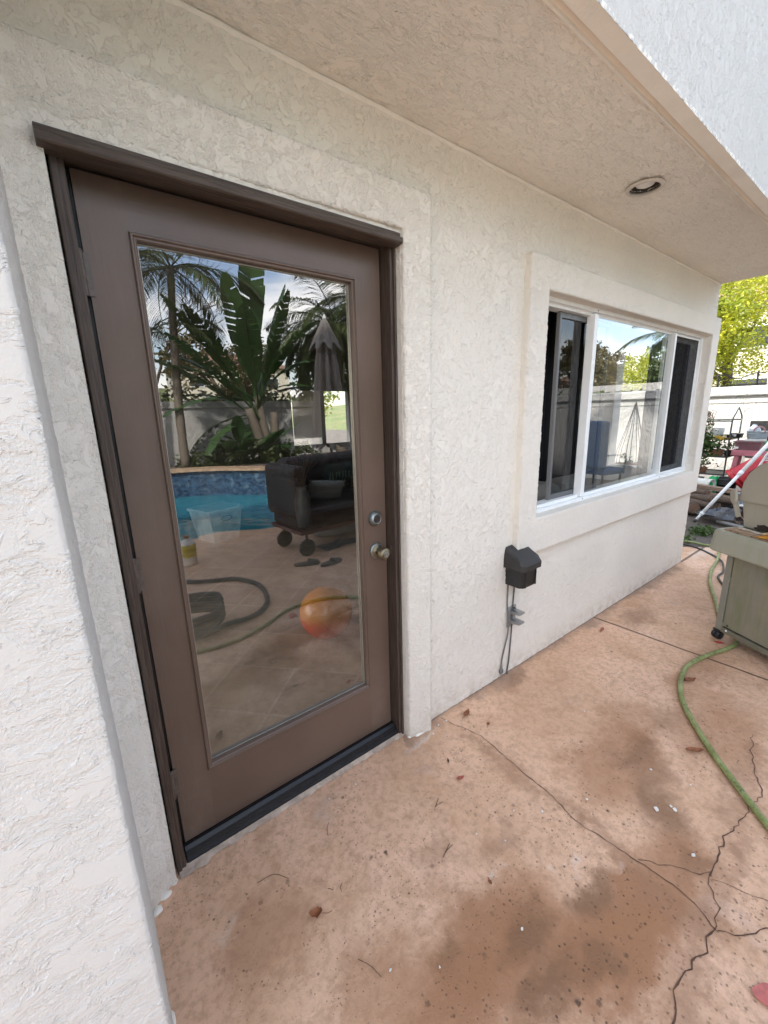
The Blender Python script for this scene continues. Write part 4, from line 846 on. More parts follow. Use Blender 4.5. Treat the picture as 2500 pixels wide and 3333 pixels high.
for loc, lab, r in (((8.10,.64,.951),'shallow black planting tray right of the white bucket on the plant rack',.10),((8.24,.555,.965),'black tray with a pale label tilted over the right end of the plant rack',.11)):
    t_ = dish('plant_tray', loc, r, .065, M_BLKPL, lab, 'tray', .85, 1, .8)
    MB().box(-r-.006,-.02,.025,-r*.93,.03,.055).build('label', M_WPL, t_)
t_ = empty('yellow_flowers', (7.99,.70,.951), 0, 'low clump of yellow flowers on the front of the plant rack', 'flowers')
rs = np.random.RandomState(3); V, F = leaf_quads(rs.normal(size=(170,3))*np.array([.03,.055,.014])+np.array([0,0,.022]), .03, rs); np_mesh('petals', V, F, plain('yellow_petals', (.62,.42,.03), .6, .2, 60), t_)
for i, (loc, r, lab) in enumerate([((8.12,.74,.681),.095,'wide terracotta pot with a wilted plant on the lower shelf of the plant rack'),((8.2,.60,.681),.07,'dark narrow pot on the right end of the lower rack shelf'),((8.1,.93,.401),.11,'brown pot on the bottom shelf of the plant rack')]):
    t_ = dish('plant_pot', loc, r, .10 if i == 0 else .085, M_TERRA if i != 1 else plain('dark_pot', (.05,.045,.04), .7), lab, 'plant pot')
    rs = np.random.RandomState(20+i); P = rs.normal(size=(60,3))*np.array([r*.6,r*.7,.04])+np.array([0,0,.14]); V, F = leaf_quads(P, .055, rs); np_mesh('foliage', V, F, M_OLV if i else M_DGR, t_)
t_ = empty('leafy_plant', (7.75,.86,0), 0, 'bushy green plant growing in front of the left end of the plant rack', 'plant')
rs = np.random.RandomState(7); P = np.concatenate([rs.normal(size=(420,3))*np.array([.10,.085,.11])+np.array([0,-.02,.86]), rs.normal(size=(260,3))*np.array([.08,.06,.10])+np.array([.02,.06,1.02])]); V, F = leaf_quads(P, .075, rs); np_mesh('foliage', V, F, M_IVY, t_)
b = MB()
for k in range(7): a = k*.9; b.tube(spline([(.02*math.cos(a),.02*math.sin(a),0),(.03*math.cos(a),.03*math.sin(a),.4),(.12*math.cos(a),.10*math.sin(a),.9)],4), .005, 5)
b.build('stem', M_TWIG, t_)
t_ = empty('dry_vine', (8.2,.96,.951), 0, 'tangle of bare brown vine over the left gable of the plant rack', 'dry plant')
b = MB(); rg = random.Random(9)
for k in range(26):
    a = rg.uniform(0,6.28); q = rg.uniform(.03,.13); P = [(0,.0,0)]+[(rg.uniform(-.06,.06), q*math.cos(a+.5*j)*.9, .10*j+rg.uniform(-.03,.03)) for j in range(1,5)]+[(0,q*math.cos(a+2.4)*.7,.40+rg.uniform(-.06,.04))]
    b.tube(spline(P,4), .0035, 4)
b.build('stem', M_TWIG, t_); rs = np.random.RandomState(4); V, F = leaf_quads(rs.normal(size=(110,3))*np.array([.05,.07,.10])+np.array([0,0,.18]), .045, rs); np_mesh('dead_leaves', V, F, M_OLV, t_)

# pink stool with a bin, tub and other things on it
M_PINK = plain('faded_pink_plastic', (.46,.17,.21), .55, .2, 10)
t_ = empty('pink_stool', (8.0,.26,0), 0, 'faded pink plastic trestle stool with splayed legs beside the plant rack', 'stool')
b = MB(); b.prism([(.26,.805),(-.30,.805),(-.285,.795),(-.285,.735),(-.30,.725),(.26,.725),(.245,.735),(.245,.795)], -.13, .13); b.build('top', M_PINK, t_, bevel=.006)
for sx in (-1,1):
    for sy in (-1,1): MB().bar((sx*.09,sy*.20-.02,.73),(sx*.16,sy*.25-.02,0.0),.055,.035).build('leg', M_PINK, t_, bevel=.004)
t_ = empty('storage_bin', (8.0,.33,.806), 0, 'dull maroon rectangular storage bin sitting on the pink stool', 'bin')
b = MB(); b.rings([[(-.10,-.13,0),(.10,-.13,0),(.10,.13,0),(-.10,.13,0)],[(-.125,-.155,.115),(.125,-.155,.115),(.125,.155,.115),(-.125,.155,.115)],[(-.14,-.17,.115),(.14,-.17,.115),(.14,.17,.115),(-.14,.17,.115)],[(-.14,-.17,.13),(.14,-.17,.13),(.14,.17,.13),(-.14,.17,.13)],[(-.12,-.15,.13),(.12,-.15,.13),(.12,.15,.13),(-.12,.15,.13)],[(-.095,-.125,.01),(.095,-.125,.01),(.095,.125,.01),(-.095,.125,.01)]]); b.add([(-.095,-.125,.01),(.095,-.125,.01),(.095,.125,.01),(-.095,.125,.01)],[(0,1,2,3)])
b.build('shell', plain('maroon_plastic', (.19,.10,.115), .55, .15), t_, bevel=.003); MB().box(-.128,.10,.02,-.118,.15,.05).build('sticker', M_WPL, t_)
t_ = empty('green_bottle', (7.94,.125,.806), 0, 'bright green plastic bottle standing on the pink stool next to the maroon bin', 'bottle')
b = MB(); b.lathe([(0,0),(.030,0),(.032,.01),(.032,.07),(.028,.075),(.032,.08),(.030,.12),(.014,.14),(.012,.15),(0,.15)], n=20); b.build('body', plain('green_bottle', (.01,.26,.11), .35), t_, smooth=True); MB().lathe([(0,0),(.014,0),(.014,.02),(0,.02)], (0,0,.151), n=16).build('cap', M_BLKPL, t_)
t_ = empty('cardboard_slab', (8.08,.26,.937), 0, 'pale slab lying across the maroon bin under the grey tub', 'slab'); MB().box(-.14,-.18,0,.12,.14,.018).build('panel', plain('pale_slab', (.50,.48,.45), .8), t_, bevel=.003); MB().bar((-.145,-.02,.005),(-.15,.05,-.05),.02).build('strap', M_GRYPL, t_)
tb = dish('oval_tub', (8.2,.30,.956), .125, .115, M_GRYPL, 'oval blue grey plastic tub full of bags on top of the pile', 'tub', .86, .9, 1.05)
b = MB(); b.lathe([(.118,.07),(.131,.076),(.118,.082)], n=28, sx=.9, sy=1.05); b.build('band', M_GRYPL, tb, smooth=True)
t_ = empty('plastic_bag', (8.19,.345,1.045), 0, 'white crumpled plastic bag stuffed into the blue grey tub', 'bag'); b = MB(); rg = random.Random(4)
b.lathe([(0,-.03)]+[(r*rg.uniform(.85,1.15),z) for r,z in [(.06,0),(.075,.04),(.06,.075),(.032,.095),(.022,.12)]]+[(0,.125)], n=13, sx=.9, sy=1.1)
b.v = [(x+rg.uniform(-.008,.008),y+rg.uniform(-.010,.010),z+rg.uniform(-.006,.006)) for x,y,z in b.v]; b.build('film', plain('thin_white_film', (.62,.68,.74), .35), t_, smooth=True)
hpk = MB().tube([(0,.065*math.cos(a),.075*math.sin(a)) for a in np.linspace(-.2,math.pi+.2,16)], .010, 8).build('hoop_handle', plain('dusty_pink_handle', (.32,.17,.17), .5), smooth=True); hpk.location = (8.12,.27,1.065); tag(hpk, 'dusty pink hoop handle sticking up out of the blue grey tub', 'handle')
hpk.name = 'pink_hoop'
t_ = empty('dark_board', (8.86,.41,.60), 0, 'black rectangular panel leaning on the white garden wall behind the grey tub', 'panel'); MB().box(0,-.13,0,.03,.13,.60).build('face', M_BLKPL, t_, bevel=.004); MB().box(-.001,-.12,.02,.0,.12,.03).build('edge_strip', M_BLACK, t_)
# red bucket tipped on its side
t_ = empty('red_bucket', (7.6,.36,.40), 0, 'large red bucket tipped over and leaning in front of the pink stool', 'bucket'); ax = (0.12,-.66,.62); M_RED = plain('red_plastic', (.42,.012,.022), .4, .15, 14)
b = MB(); b.lathe([(0,.02),(.135,.02),(.150,.0),(.168,.0),(.168,.03),(.158,.035),(.155,.06),(.165,.065),(.163,.08),(.150,.085),(.128,.42),(.120,.43),(0,.43)], (0,0,0), ax, 28); b.build('shell', M_RED, t_, smooth=True)
b = MB(); q_ = Vector((0,0,1)).rotation_difference(Vector(ax).normalized()); v = []
for i in range(9):
    a = R(100+9*i)+math.pi*.5
    for zz in (.20,.33): rr_ = .1505-.022*(zz-.085)/.335+.0022; v.append(q_ @ Vector((rr_*math.cos(a), rr_*math.sin(a), zz)))
b.add(v, [(2*i,2*i+1,2*i+3,2*i+2) for i in range(8)]); b.build('printed_band', plain('dark_red_print', (.16,.006,.012), .45, .3, 40), t_, fix=False)
MB().box(-.5,0,0,-.4,.1,.1)
t_ = empty('black_tub', (7.6,.46,.16), 0, 'black plastic tub with a ribbed rim between the green bag and the red bucket', 'tub'); b = MB(); b.lathe([(0,0),(.12,0),(.135,.16),(.150,.165),(.150,.185),(.140,.19),(.150,.20),(.150,.215),(.143,.22),(.153,.23),(.153,.255),(.140,.26),(.13,.21),(0,.20)], n=28, sy=1.02); b.build('shell', M_BLKPL, t_, smooth=True)
t_ = empty('box_stand', (7.66,.46,0), 0, 'dark crate under the black tub', 'crate'); MB().box(-.14,-.2,0,.14,.2,.159).build('side', plain('dark_crate', (.03,.028,.027), .8), t_, bevel=.004)
t_ = empty('green_seed_bag', (7.45,.585,.17), 0, 'crumpled bright green bag with white swirls beside the white pipe', 'bag'); b = MB(); rg = random.Random(6); g = 8; v = []
for i in range(g):
    for j in range(g): u, w_ = j/(g-1)-.5, i/(g-1); v.append((-.03*math.cos(u*3)+rg.uniform(-.012,.012), u*(.16-.06*w_)+.06*(.5-w_)*.6, w_*.27+rg.uniform(-.01,.01)))
k0 = len(v); v += [(x+.08,y,z) for x,y,z in v]; f = [(i*g+j,i*g+j+1,i*g+g+j+1,i*g+g+j) for i in range(g-1) for j in range(g-1)]; f += [tuple(k0+q for q in r[::-1]) for r in f]
ed = [j for j in range(g)]+[i*g+g-1 for i in range(1,g)]+[(g-1)*g+j for j in range(g-2,-1,-1)]+[i*g for i in range(g-2,0,-1)]; f += [(ed[i],k0+ed[i],k0+ed[(i+1) % len(ed)],ed[(i+1) % len(ed)]) for i in range(len(ed))]
b.add(v, f); b.build('sack', plain('bright_green_film', (.015,.36,.13), .4, .2, 20), t_)
b = MB()
for z, y in ((.06,-.02),(.09,.0),(.12,-.025)): b.tube([(-.055,y+.02*math.cos(a),z+.012*math.sin(a)) for a in np.linspace(0,4.6,9)], .004, 5)
b.build('white_swirl', M_WPL, t_)
b = MB(); b.lathe([(0,.0),(.083,0),(.085,.005),(.085,.30),(.090,.305),(.090,.33),(.080,.33),(.078,.02),(0,.02)], (0,0,0), (-.25,-1,0), 28); wp = b.build('white_drum', plain('dirty_white_drum', (.62,.63,.58), .5, .12, 12), smooth=True); wp.location = (7.42,.86,.33); tag(wp, 'dirty white drum lying on its side behind the plank', 'drum')
# timber, logs, sheet, poles
M_PLANK = wood_mat('weathered_plank', (.20,.13,.095), (.28,.20,.15), (14,1,14))
pl_ = MB().bar((0,0,0),(-.25,-.75,0),.09,.055).build('plank', M_PLANK, bevel=.003); pl_.location = (7.12,.85,.345); tag(pl_, 'long weathered brown plank laid across the top of the log pile', 'plank')
p3 = MB().bar((0,0,0),(-.10,-.40,-.02),.05,.03).build('plank', wood_mat('pale_lath', (.38,.30,.22), (.28,.2,.15), (14,1,14)), bevel=.002); p3.location = (6.98,.56,.28); tag(p3, 'short pale lath under the weathered brown plank', 'plank')
M_LOG = wood_mat('log_bark', (.085,.058,.042), (.14,.10,.075), (10,2,10)); M_CUT = wood_mat('cut_wood_end', (.24,.15,.10), (.17,.10,.07), (20,1,20))
for i, (a, d, l, r, lab) in enumerate([((6.72,.56,.09),(.75,.62,0),.5,.085,'thick log with a pale cut end at the front of the pile'),((6.80,.66,.20),(.3,.95,.03),.4,.05,'thin log on the left of the pile against the house corner'),((6.85,.40,.21),(.2,.98,-.06),.5,.055,'log with a pale end lying under the plank in the middle of the pile'),
        ((6.9,.16,.21),(-.05,.99,.02),.34,.05,'dark log on the right of the pile, behind the white pole'),((6.78,.38,.13),(.1,.99,.12),.45,.045,'slim bent log in the middle layer of the pile'),((6.95,.33,.08),(0,1,0),.6,.07,'dark log at the back of the pile, on the ground'),((6.70,.67,.04),(.2,.9,0),.4,.04,'small low log at the left foot of the pile'),((6.9,.48,.28),(.35,.9,0),.2,.045,'short round log on top of the pile below the plank')]):
    t_ = empty('log', a, 0, lab, 'log', 'logs piled beyond the house corner'); d = Vector(d).normalized(); rg = random.Random(i+30)
    P = [d*l*k/5+Vector((rg.uniform(-.008,.008),rg.uniform(-.008,.008),rg.uniform(-.008,.008))) for k in range(6)]
    MB().tube(P, [r*rg.uniform(.9,1.1) for _ in P], 11).build('bark', M_LOG, t_, smooth=True); b = MB(); b.lathe([(0,0),(r*.88,0),(r*.85,.004),(0,.004)], P[0]-d*.003, -d, 14); b.build('cut_end', M_CUT, t_)
t_ = empty('plastic_sheet', (6.55,.24,0), 0, 'crumpled dark grey plastic sheet on the ground in front of the logs', 'sheet'); b = MB(); rg = random.Random(3); g = 9; v = []
for i in range(g):
    for j in range(g): v.append(((i/(g-1)-.5)*.35+rg.uniform(-.02,.02), (j/(g-1)-.5)*.42+rg.uniform(-.02,.02), .05+.10*(1-j/(g-1))*(i/(g-1))+rg.uniform(0,.05)))
b.add(v, [(i*g+j,i*g+j+1,i*g+g+j+1,i*g+g+j) for i in range(g-1) for j in range(g-1)]); o = b.build('film', plain('dark_grey_film', (.045,.05,.058), .3, .3, 12), t_, fix=False); o.modifiers.new('thick','SOLIDIFY').thickness = .004
a_, b_ = Vector((6.24,.40,.012)), Vector((7.02,-.05,.975)); d = (b_-a_)
t_ = empty('white_pole', tuple(a_), 0, 'long white telescopic pole leaning from the dirt up past the red bucket', 'pole')
MB().tube([d*.10,d*.62], .020, 12).build('tube', M_WPL, t_, smooth=True); MB().tube([d*.62,d*1.0,d*1.55], .024, 12).build('outer_tube', M_WPL, t_, smooth=True); MB().tube([d*.02,d*.10], .015, 12).build('tip', M_WPL, t_, smooth=True); MB().tube([d*-.005,d*.022], .017, 12).build('end_plug', M_BLKPL, t_, smooth=True); MB().tube([d*.085,d*.115], .025, 12).build('collar', M_WPL, t_, smooth=True); MB().tube([d*.60,d*.645], .027, 12).build('collar', M_WPL, t_, smooth=True)
b_ = Vector((7.0,-.06,.86)); a2 = Vector((7.02,.015,.62))
t_ = empty('white_chair_frame', (7.0,0,0), 0, 'white tubular chair frame folded behind the barbecue hood', 'chair'); b = MB(); b.tube([(0,.10,.35),(0,.02,.62),(0,-.05,.83),(.02,-.10,.95)], .013, 8); b.tube([(.06,-.02,.55),(.03,-.12,.80),(.03,-.18,.95)], .013, 8); b.build('side_tube', M_WPL, t_, smooth=True); b = MB()
for z in (.76,.79,.84): b.tube([(0,-.03-(z-.76)*.3,z),(.03,-.16,z+.02)], .006, 6)
b.build('cross_bar', M_WPL, t_); MB().tube([(0,.10,.352),(.1,.2,.0)], .013, 8).build('leg', M_WPL, t_, smooth=True)
gp = MB().tube([(0,0,.022),(-.10,-.20,.022),(-.14,-.30,.022)], .022, 12).build('grey_pipe', plain('grey_pvc', (.20,.20,.20), .5), smooth=True); gp.location = (6.40,.20,0); tag(gp, 'short grey pipe lying on the dirt behind the barbecue shelf', 'pipe')
for i, (a, q2, lab) in enumerate([((6.55,.16,.015),(6.45,-.02,.02),'splintered pale stick lying next to the grey pipe'),((6.7,.10,.08),(6.35,-.10,.06),'thin bent wire-like stick across the plastic sheet')]):
    tag(MB().tube(spline([a, ((a[0]+q2[0])/2,(a[1]+q2[1])/2,a[2]+.02), q2],5), .012 if i == 0 else .006, 6).build('stick', M_PLANK), lab, 'stick')
t_ = empty('brick_stub', (6.75,.02,0), 0, 'dark block with a white top standing behind the barbecue', 'block'); MB().box(-.05,-.06,0,.05,.06,.19).build('side', plain('dark_block', (.06,.035,.03), .85), t_, bevel=.004); MB().box(-.052,-.062,.191,.052,.062,.205).build('top', M_WPL, t_, bevel=.003)
sk = MB().bar((6.85,.06,.15),(6.72,.10,.36),.03,.02).build('bent_rail', M_GRYPL); tag(sk, 'short bent grey rail leaning over the plastic sheet', 'rail'); sk.name = 'metal_rail'
rs = np.random.RandomState(11); P = np.concatenate([rs.normal(size=(420,2))*np.array([.10,.05])+np.array([5.86,.20]), rs.normal(size=(150,2))*np.array([.06,.05])+np.array([5.35,.26]), rs.normal(size=(90,2))*np.array([.12,.06])+np.array([6.9,.66])]); P = np.c_[P, rs.uniform(-.02,.05,len(P))]
V, F = leaf_quads(P*np.array([1,1,.6]), .042, rs); V[:,2] = np.maximum(V[:,2], -.025); tag(np_mesh('weeds', V, F, M_IVY), None, None, None, 'stuff')
rs = np.random.RandomState(12); P = np.c_[rs.uniform(6.9,8.9,900), rs.uniform(-.1,1.3,900), rs.uniform(-.03,.06,900)]; V, F = leaf_quads(P, .07, rs); tag(np_mesh('leaf_litter', V, F, plain('dark_leaf_litter', (.05,.035,.025), .9, .4, 30)), None, None, None, 'stuff')
for i, (x, y, w_, h_, lab) in enumerate([(7.9,1.0,.16,.36,'dark crate half hidden at the foot of the leafy plant'),(8.1,.15,.16,.42,'dark covered box below the pink stool'),(7.55,.72,.10,.16,'low dark box under the white drum')]):
    t_ = empty('dark_crate', (x,y,-.03), .1*i, lab, 'crate'); MB().box(-w_,-w_,0,w_,w_,h_).build('side', plain('dark_crate', (.03,.028,.027), .8), t_, bevel=.005); MB().box(-w_-.006,-w_-.006,h_+.001,w_+.006,w_+.006,h_+.014).build('lid', plain('dark_lid', (.045,.042,.04), .7), t_, bevel=.003)

# beyond the wall on the right
auto_tree('yellow_tree', (14.0,2.4,-.4), 7.2, 3.4, 60000, .075, M_YEL, 'bright yellow green tree rising behind the white garden wall at the right', 1, .60, None, 'tree', .16, 24, 15)
auto_tree('yellow_tree', (17.5,5.2,-.4), 7.0, 3.0, 9000, .15, M_YEL, 'second yellow green tree, farther back behind the garden wall and mostly hidden', 2, .62)
hill = MB(); N_ = 40; v = []; rg = random.Random(1)
for i in range(N_+1):
    for j in range(N_+1):
        x = 16+110*i/N_; y = -110+190*j/N_; dx_ = max(0,x-18); h_ = 7.5*(1-math.exp(-dx_/40))+.9*math.sin(y*.11+x*.05)*(dx_/60)-.6; v.append((x,y,h_+rg.uniform(-.15,.15)*(dx_/30)))
hill.add(v, [(i*(N_+1)+j,(i+1)*(N_+1)+j,(i+1)*(N_+1)+j+1,i*(N_+1)+j+1) for i in range(N_) for j in range(N_)])
def grass_mat():
    t = NT('hillside_grass'); v_ = t.co(); n = t.noise(v_, .25, 6, .65); n2 = t.noise(v_, 2.5, 6, .7); c = t.mix(t.ss(n, .35, .65), (.13,.19,.05), (.22,.21,.09)); c = t.mix(t.ss(n2, .45, .7, 0, .6), c, (.07,.09,.035)); t.bsdf(c, .95, n2, .3, 1.0); return t.m
M_HILL = grass_mat(); tag(hill.build('hill', M_HILL, smooth=True), kind='structure')
hill2 = MB(); v = []
for i in range(N_+1):
    for j in range(N_+1):
        x = -90+190*i/N_; y = -16-100*j/N_; d_ = max(0,-16-y); h_ = 8.5*(1-math.exp(-d_/60))+1.3*math.sin(x*.09)*(d_/60)-.8; v.append((x,y,h_+rg.uniform(-.2,.2)*(d_/30)))
hill2.add(v, [(i*(N_+1)+j,i*(N_+1)+j+1,(i+1)*(N_+1)+j+1,(i+1)*(N_+1)+j) for i in range(N_) for j in range(N_)]); tag(hill2.build('hill', M_HILL, smooth=True), kind='structure')
nf = empty('net_fence', (12.2,0,-.4), 0, 'low black net fence on thin posts just over the garden wall cap', 'fence')
for y in (1.2,1.9,2.6,3.5): MB().tube([(0,y,0),(.02,y+.03,2.55)], .02, 7).build('post', M_BLACK, nf)
for z0, z1, nm in ((1.0,2.30,'net'),):
    MB().add([(0,.2,z0),(0,5,z0),(0,5,z1),(0,.2,z1)], [(0,1,2,3)]).build('net', M_SCREEN, nf, fix=False)
MB().tube(spline([(0,.2,2.48),(0,1.2,2.52),(0,1.55,2.42),(0,1.9,2.52),(0,2.25,2.40),(0,2.6,2.50),(0,5,2.5)],6), .012, 6).build('top_wire', M_BLACK, nf)
M_HW = plain('house_wall_paint', (.62,.57,.48), .85, .06, 3); M_HR = plain('brown_roof_tile', (.24,.15,.11), .85, .25, 4, .02, 12); M_HG = plain('dark_window_glass', (.03,.035,.04), .1)
def far_house(loc, w, d, h, rz, label, n=3):
    t = empty('house', loc, rz, label, 'house'); MB().box(-w/2,-d/2,0,w/2,d/2,h).build('wall', M_HW, t)
    r_ = MB(); o = .5; r_.add([(-w/2-o,-d/2-o,h),(w/2+o,-d/2-o,h),(w/2+o,d/2+o,h),(-w/2-o,d/2+o,h),(-w/2+d*.3,0,h+d*.24),(w/2-d*.3,0,h+d*.24)], [(0,1,5,4),(1,2,5),(2,3,4,5),(3,0,4),(3,2,1,0)]); r_.build('roof', M_HR, t)
    for s in (-1,1):
        for k in range(n):
            x = -w/2+w*(k+.5)/n
            for z in ((h*.55,) if h < 4 else (h*.22,h*.68)): b = MB(); b.rings([rect(x-.75,x+.75,z-.55,z+.55,s*(d/2+.06)),rect(x-.65,x+.65,z-.45,z+.45,s*(d/2+.06)),rect(x-.65,x+.65,z-.45,z+.45,s*(d/2+.015))]); o_ = b.build('window', M_WPL, t); MB().add(rect(x-.65,x+.65,z-.45,z+.45,s*(d/2+.02)),[(0,1,2,3)]).build('pane', M_HG, o_, fix=False)
    for s in (-1,1): MB().box(s*w/2-(.02 if s < 0 else 0), -.7, h*.5, s*w/2+(.02 if s > 0 else 0), .7, h*.5+1.0).build('side_window', M_HG, t)
    return t
far_house((31,7.5,1.0), 9, 8, 5.2, R(90), 'pale house glimpsed through the yellow green tree on the right')

# ------------------------------------------------------------------ the yard behind the camera (seen in the glass)
# giant bird of paradise by the pool
t_ = empty('bird_of_paradise', (4.15,-8.75,.36), 0, 'huge bird of paradise plant with torn paddle leaves beside the pool, reflected in the door', 'plant')
rg = random.Random(17); b = MB()
for (x,y,h_,l) in [(0,0,1.6,-.25),(-.12,.1,1.3,-.45),(.15,-.05,1.2,.1)]: b.tube(spline([(x,y,0),(x+l*.3,y,h_*.4),(x+l*.8,y,h_)],5), [.15,.15,.145,.14,.13,.12,.12,.11,.11,.10,.10], 9)
b.build('trunk', M_PALMBARK, t_, smooth=True); V, F = [], []
for az_, e_, l, w_, dr in [(1.5,1.50,3.9,.62,.18),(.2,1.44,3.1,.52,.35),(3.0,1.05,3.0,.46,.35),(2.75,.82,2.8,.44,.4),(3.3,.58,2.7,.42,.6),(.4,1.12,2.5,.50,1.5),(.05,.98,2.4,.44,1.9),(3.9,.70,2.2,.38,1.0),(5.3,1.05,2.3,.42,1.0),(3.1,.22,2.4,.40,.9),(2.7,.05,2.0,.36,1.1),(3.6,-.05,2.0,.36,1.0),(.3,.55,1.8,.36,1.1),(1.0,1.30,2.9,.50,.25),(2.3,1.28,3.0,.55,.3),(2.9,1.2,2.6,.5,.5),(.9,1.15,2.5,.5,.7),(2.0,.95,2.8,.5,.5),(3.0,.75,2.5,.42,.5),(3.4,.9,2.3,.4,.8)]:
    blade(V, F, (-.28+rg.uniform(-.12,.12), rg.uniform(-.1,.1), 1.35+rg.uniform(-.3,.25)), az_, e_, l, w_, dr, rg, tears=.35)
np_mesh('leaves', V, F, M_BAN, t_)
t_ = empty('bird_of_paradise', (3.3,-8.55,.36), 0, 'young low bird of paradise plant under the taller one beside the pool', 'plant'); V, F = [], []
for k in range(22): blade(V, F, (rg.uniform(-.35,.6),rg.uniform(-.2,.2),0), rg.uniform(0,6.28), rg.uniform(.7,1.35), rg.uniform(.8,1.5), .30, rg.uniform(.4,1.4), rg, .4)
np_mesh('leaves', V, F, M_BAN, t_)
rs = np.random.RandomState(21); P = crown_points([(3.3,-8.7,.55,1.0,.35,.35),(4.6,-8.4,.5,.8,.4,.35),(2.5,-8.9,.5,.5,.3,.25)], 3200, rs); V, F = leaf_quads(P, .11, rs); tag(np_mesh('poolside_ground_cover', V, F, M_DGR), None, None, None, 'stuff')
palm('palm_tree', (2.12,-8.7,.36), [(0,0,0),(.02,0,1.3),(.10,0,2.7),(.22,0,4.15)], .085, 15, 2.1, 'slender palm with a thin grey trunk at the left of the door reflection', 5, (-.35,1.2), (1.0,1.9), None, 40)
palm('palm_tree', (1.55,-9.1,.36), [(0,0,0),(.03,.0,1.0),(.12,0,2.15),(.25,0,2.9)], .06, 8, 1.7, 'small arching palm left of the slender one beyond the pool', 6, (.1,.9), (1.4,2.0), None, 30)
palm('palm_tree', (6.2,-8.6,.36), [(0,0,0),(.03,0,1.2),(0,0,2.4),(.0,0,3.4)], .16, 40, 2.2, 'dense feathery palm behind the closed umbrella', 7, (-.85,1.1), (1.1,2.1), None, 44)
palm('palm_tree', (7.7,-9.0,.36), [(0,0,0),(.03,0,1.4),(0,0,2.8),(-.05,0,4.1)], .15, 34, 2.3, 'tall feathery palm right of the dense palm beyond the umbrella', 8, (-.6,1.3), (.9,1.9), None, 44)
palm('palm_tree', (8.2,-1.42,0), [(0,0,0),(.0,.0,1.0),(.03,.02,2.0),(.05,.05,2.62)], .08, 13, .95, 'palm near the side wall whose fronds hang into the window reflection', 9, (-.2,1.1), (.9,1.7), None, 40)
auto_tree('bush_tree', (.9,-11.8,-.3), 3.6, 1.7, 5200, .13, M_OLV, 'brownish bushy tree beyond the shaded garden wall, left of the slender palm', 31)
auto_tree('bush_tree', (4.4,-12.6,-.3), 4.3, 2.0, 6500, .14, M_OLV, 'olive brown tree beyond the wall behind the big paddle leaves', 32)
auto_tree('bush_tree', (8.4,-12.2,-.3), 4.8, 2.4, 7000, .15, M_DGR, 'dark tree beyond the wall behind the feathery palms', 33)
auto_tree('bush_tree', (12.5,-12.5,-.3), 6.5, 3.0, 6000, .17, M_DGR, 'dark tree beyond the far corner of the yard', 34)
auto_tree('hillside_tree', (20,-9.6,.0), 4.6, 2.0, 6000, .17, M_OLV, 'rounded olive tree on the slope in the window reflection', 35)
auto_tree('hillside_tree', (27,-8.0,1.2), 3.2, 2.2, 4000, .2, M_MGR, 'green tree higher up the slope in the window reflection', 36)
auto_tree('hillside_tree', (24,-14.5,.6), 5.0, 2.6, 5000, .2, M_DGR, 'tall dark tree left of the house on the slope', 37)
auto_tree('hillside_tree', (-6,-15,.0), 6.5, 3.0, 5000, .18, M_MGR, 'green tree behind the wall at the far left of the yard', 38)
auto_tree('hillside_tree', (-1.5,-17,.0), 5.2, 2.4, 4500, .17, M_OLV, 'tawny tree behind the far wall near the houses', 39)
t_ = empty('bare_tree', (2.6,-14.5,-.3), 0, 'leafless tree with fine twigs against the sky in the door reflection', 'tree'); b = MB(); rg = random.Random(44)
def branch(p, d, l, r, k):
    q = p+d*l; b.tube([p, (p+q)/2+Vector((rg.uniform(-1,1),rg.uniform(-1,1),rg.uniform(-1,1)))*l*.06, q], [r, r*.8, r*.6], 5 if k > 1 else 7)
    if k < 6:
        for _ in range(3 if k in (1,2,4) else 2): n_ = (d+Vector((rg.uniform(-1,1),rg.uniform(-1,1),rg.uniform(-.35,.8)))*.62).normalized(); branch(q, n_, l*rg.uniform(.62,.82), r*.58, k+1)
branch(Vector((0,0,0)), Vector((0,0,1)), 2.0, .12, 0); b.build('trunk', M_BARK, t_)
far_house((-1.0,-46,2.9), 11, 8, 3.2, 0, 'cream house with a brown roof low on the far hill beyond the pool')
far_house((17,-50,3.2), 12, 8, 3.4, .1, 'cream house half hidden by the paddle leaves on the far hill')
far_house((46,-20.5,.6), 9, 7, 3.0, R(80), 'cream house on the slope in the window reflection')
rt_ = MB().box(0,-12,-.4,.25,-3.2,2.2).build('retaining_wall', M_GW); rt_.location = (15.5,0,0); tag(rt_, 'white retaining wall on the slope beyond the garden wall in the window reflection', 'wall')
rs = np.random.RandomState(22); P = np.c_[rs.uniform(9.4,11.5,3000), rs.uniform(-6,-1.2,3000), 1.45+.42*rs.beta(2,3,3000)]; V, F = leaf_quads(P, .12, rs); tag(np_mesh('hedge', V, F, M_MGR), 'low clipped hedge just over the side garden wall', 'hedge')
rs = np.random.RandomState(23); P = np.c_[rs.uniform(-12,8.5,7000), rs.uniform(-11.6,-10.0,7000), 1.3+.95*rs.beta(2,2,7000)]; V, F = leaf_quads(P, .13, rs); tag(np_mesh('hedge', V, F, M_DGR), 'long dark hedge behind the shaded garden wall beyond the pool', 'hedge')

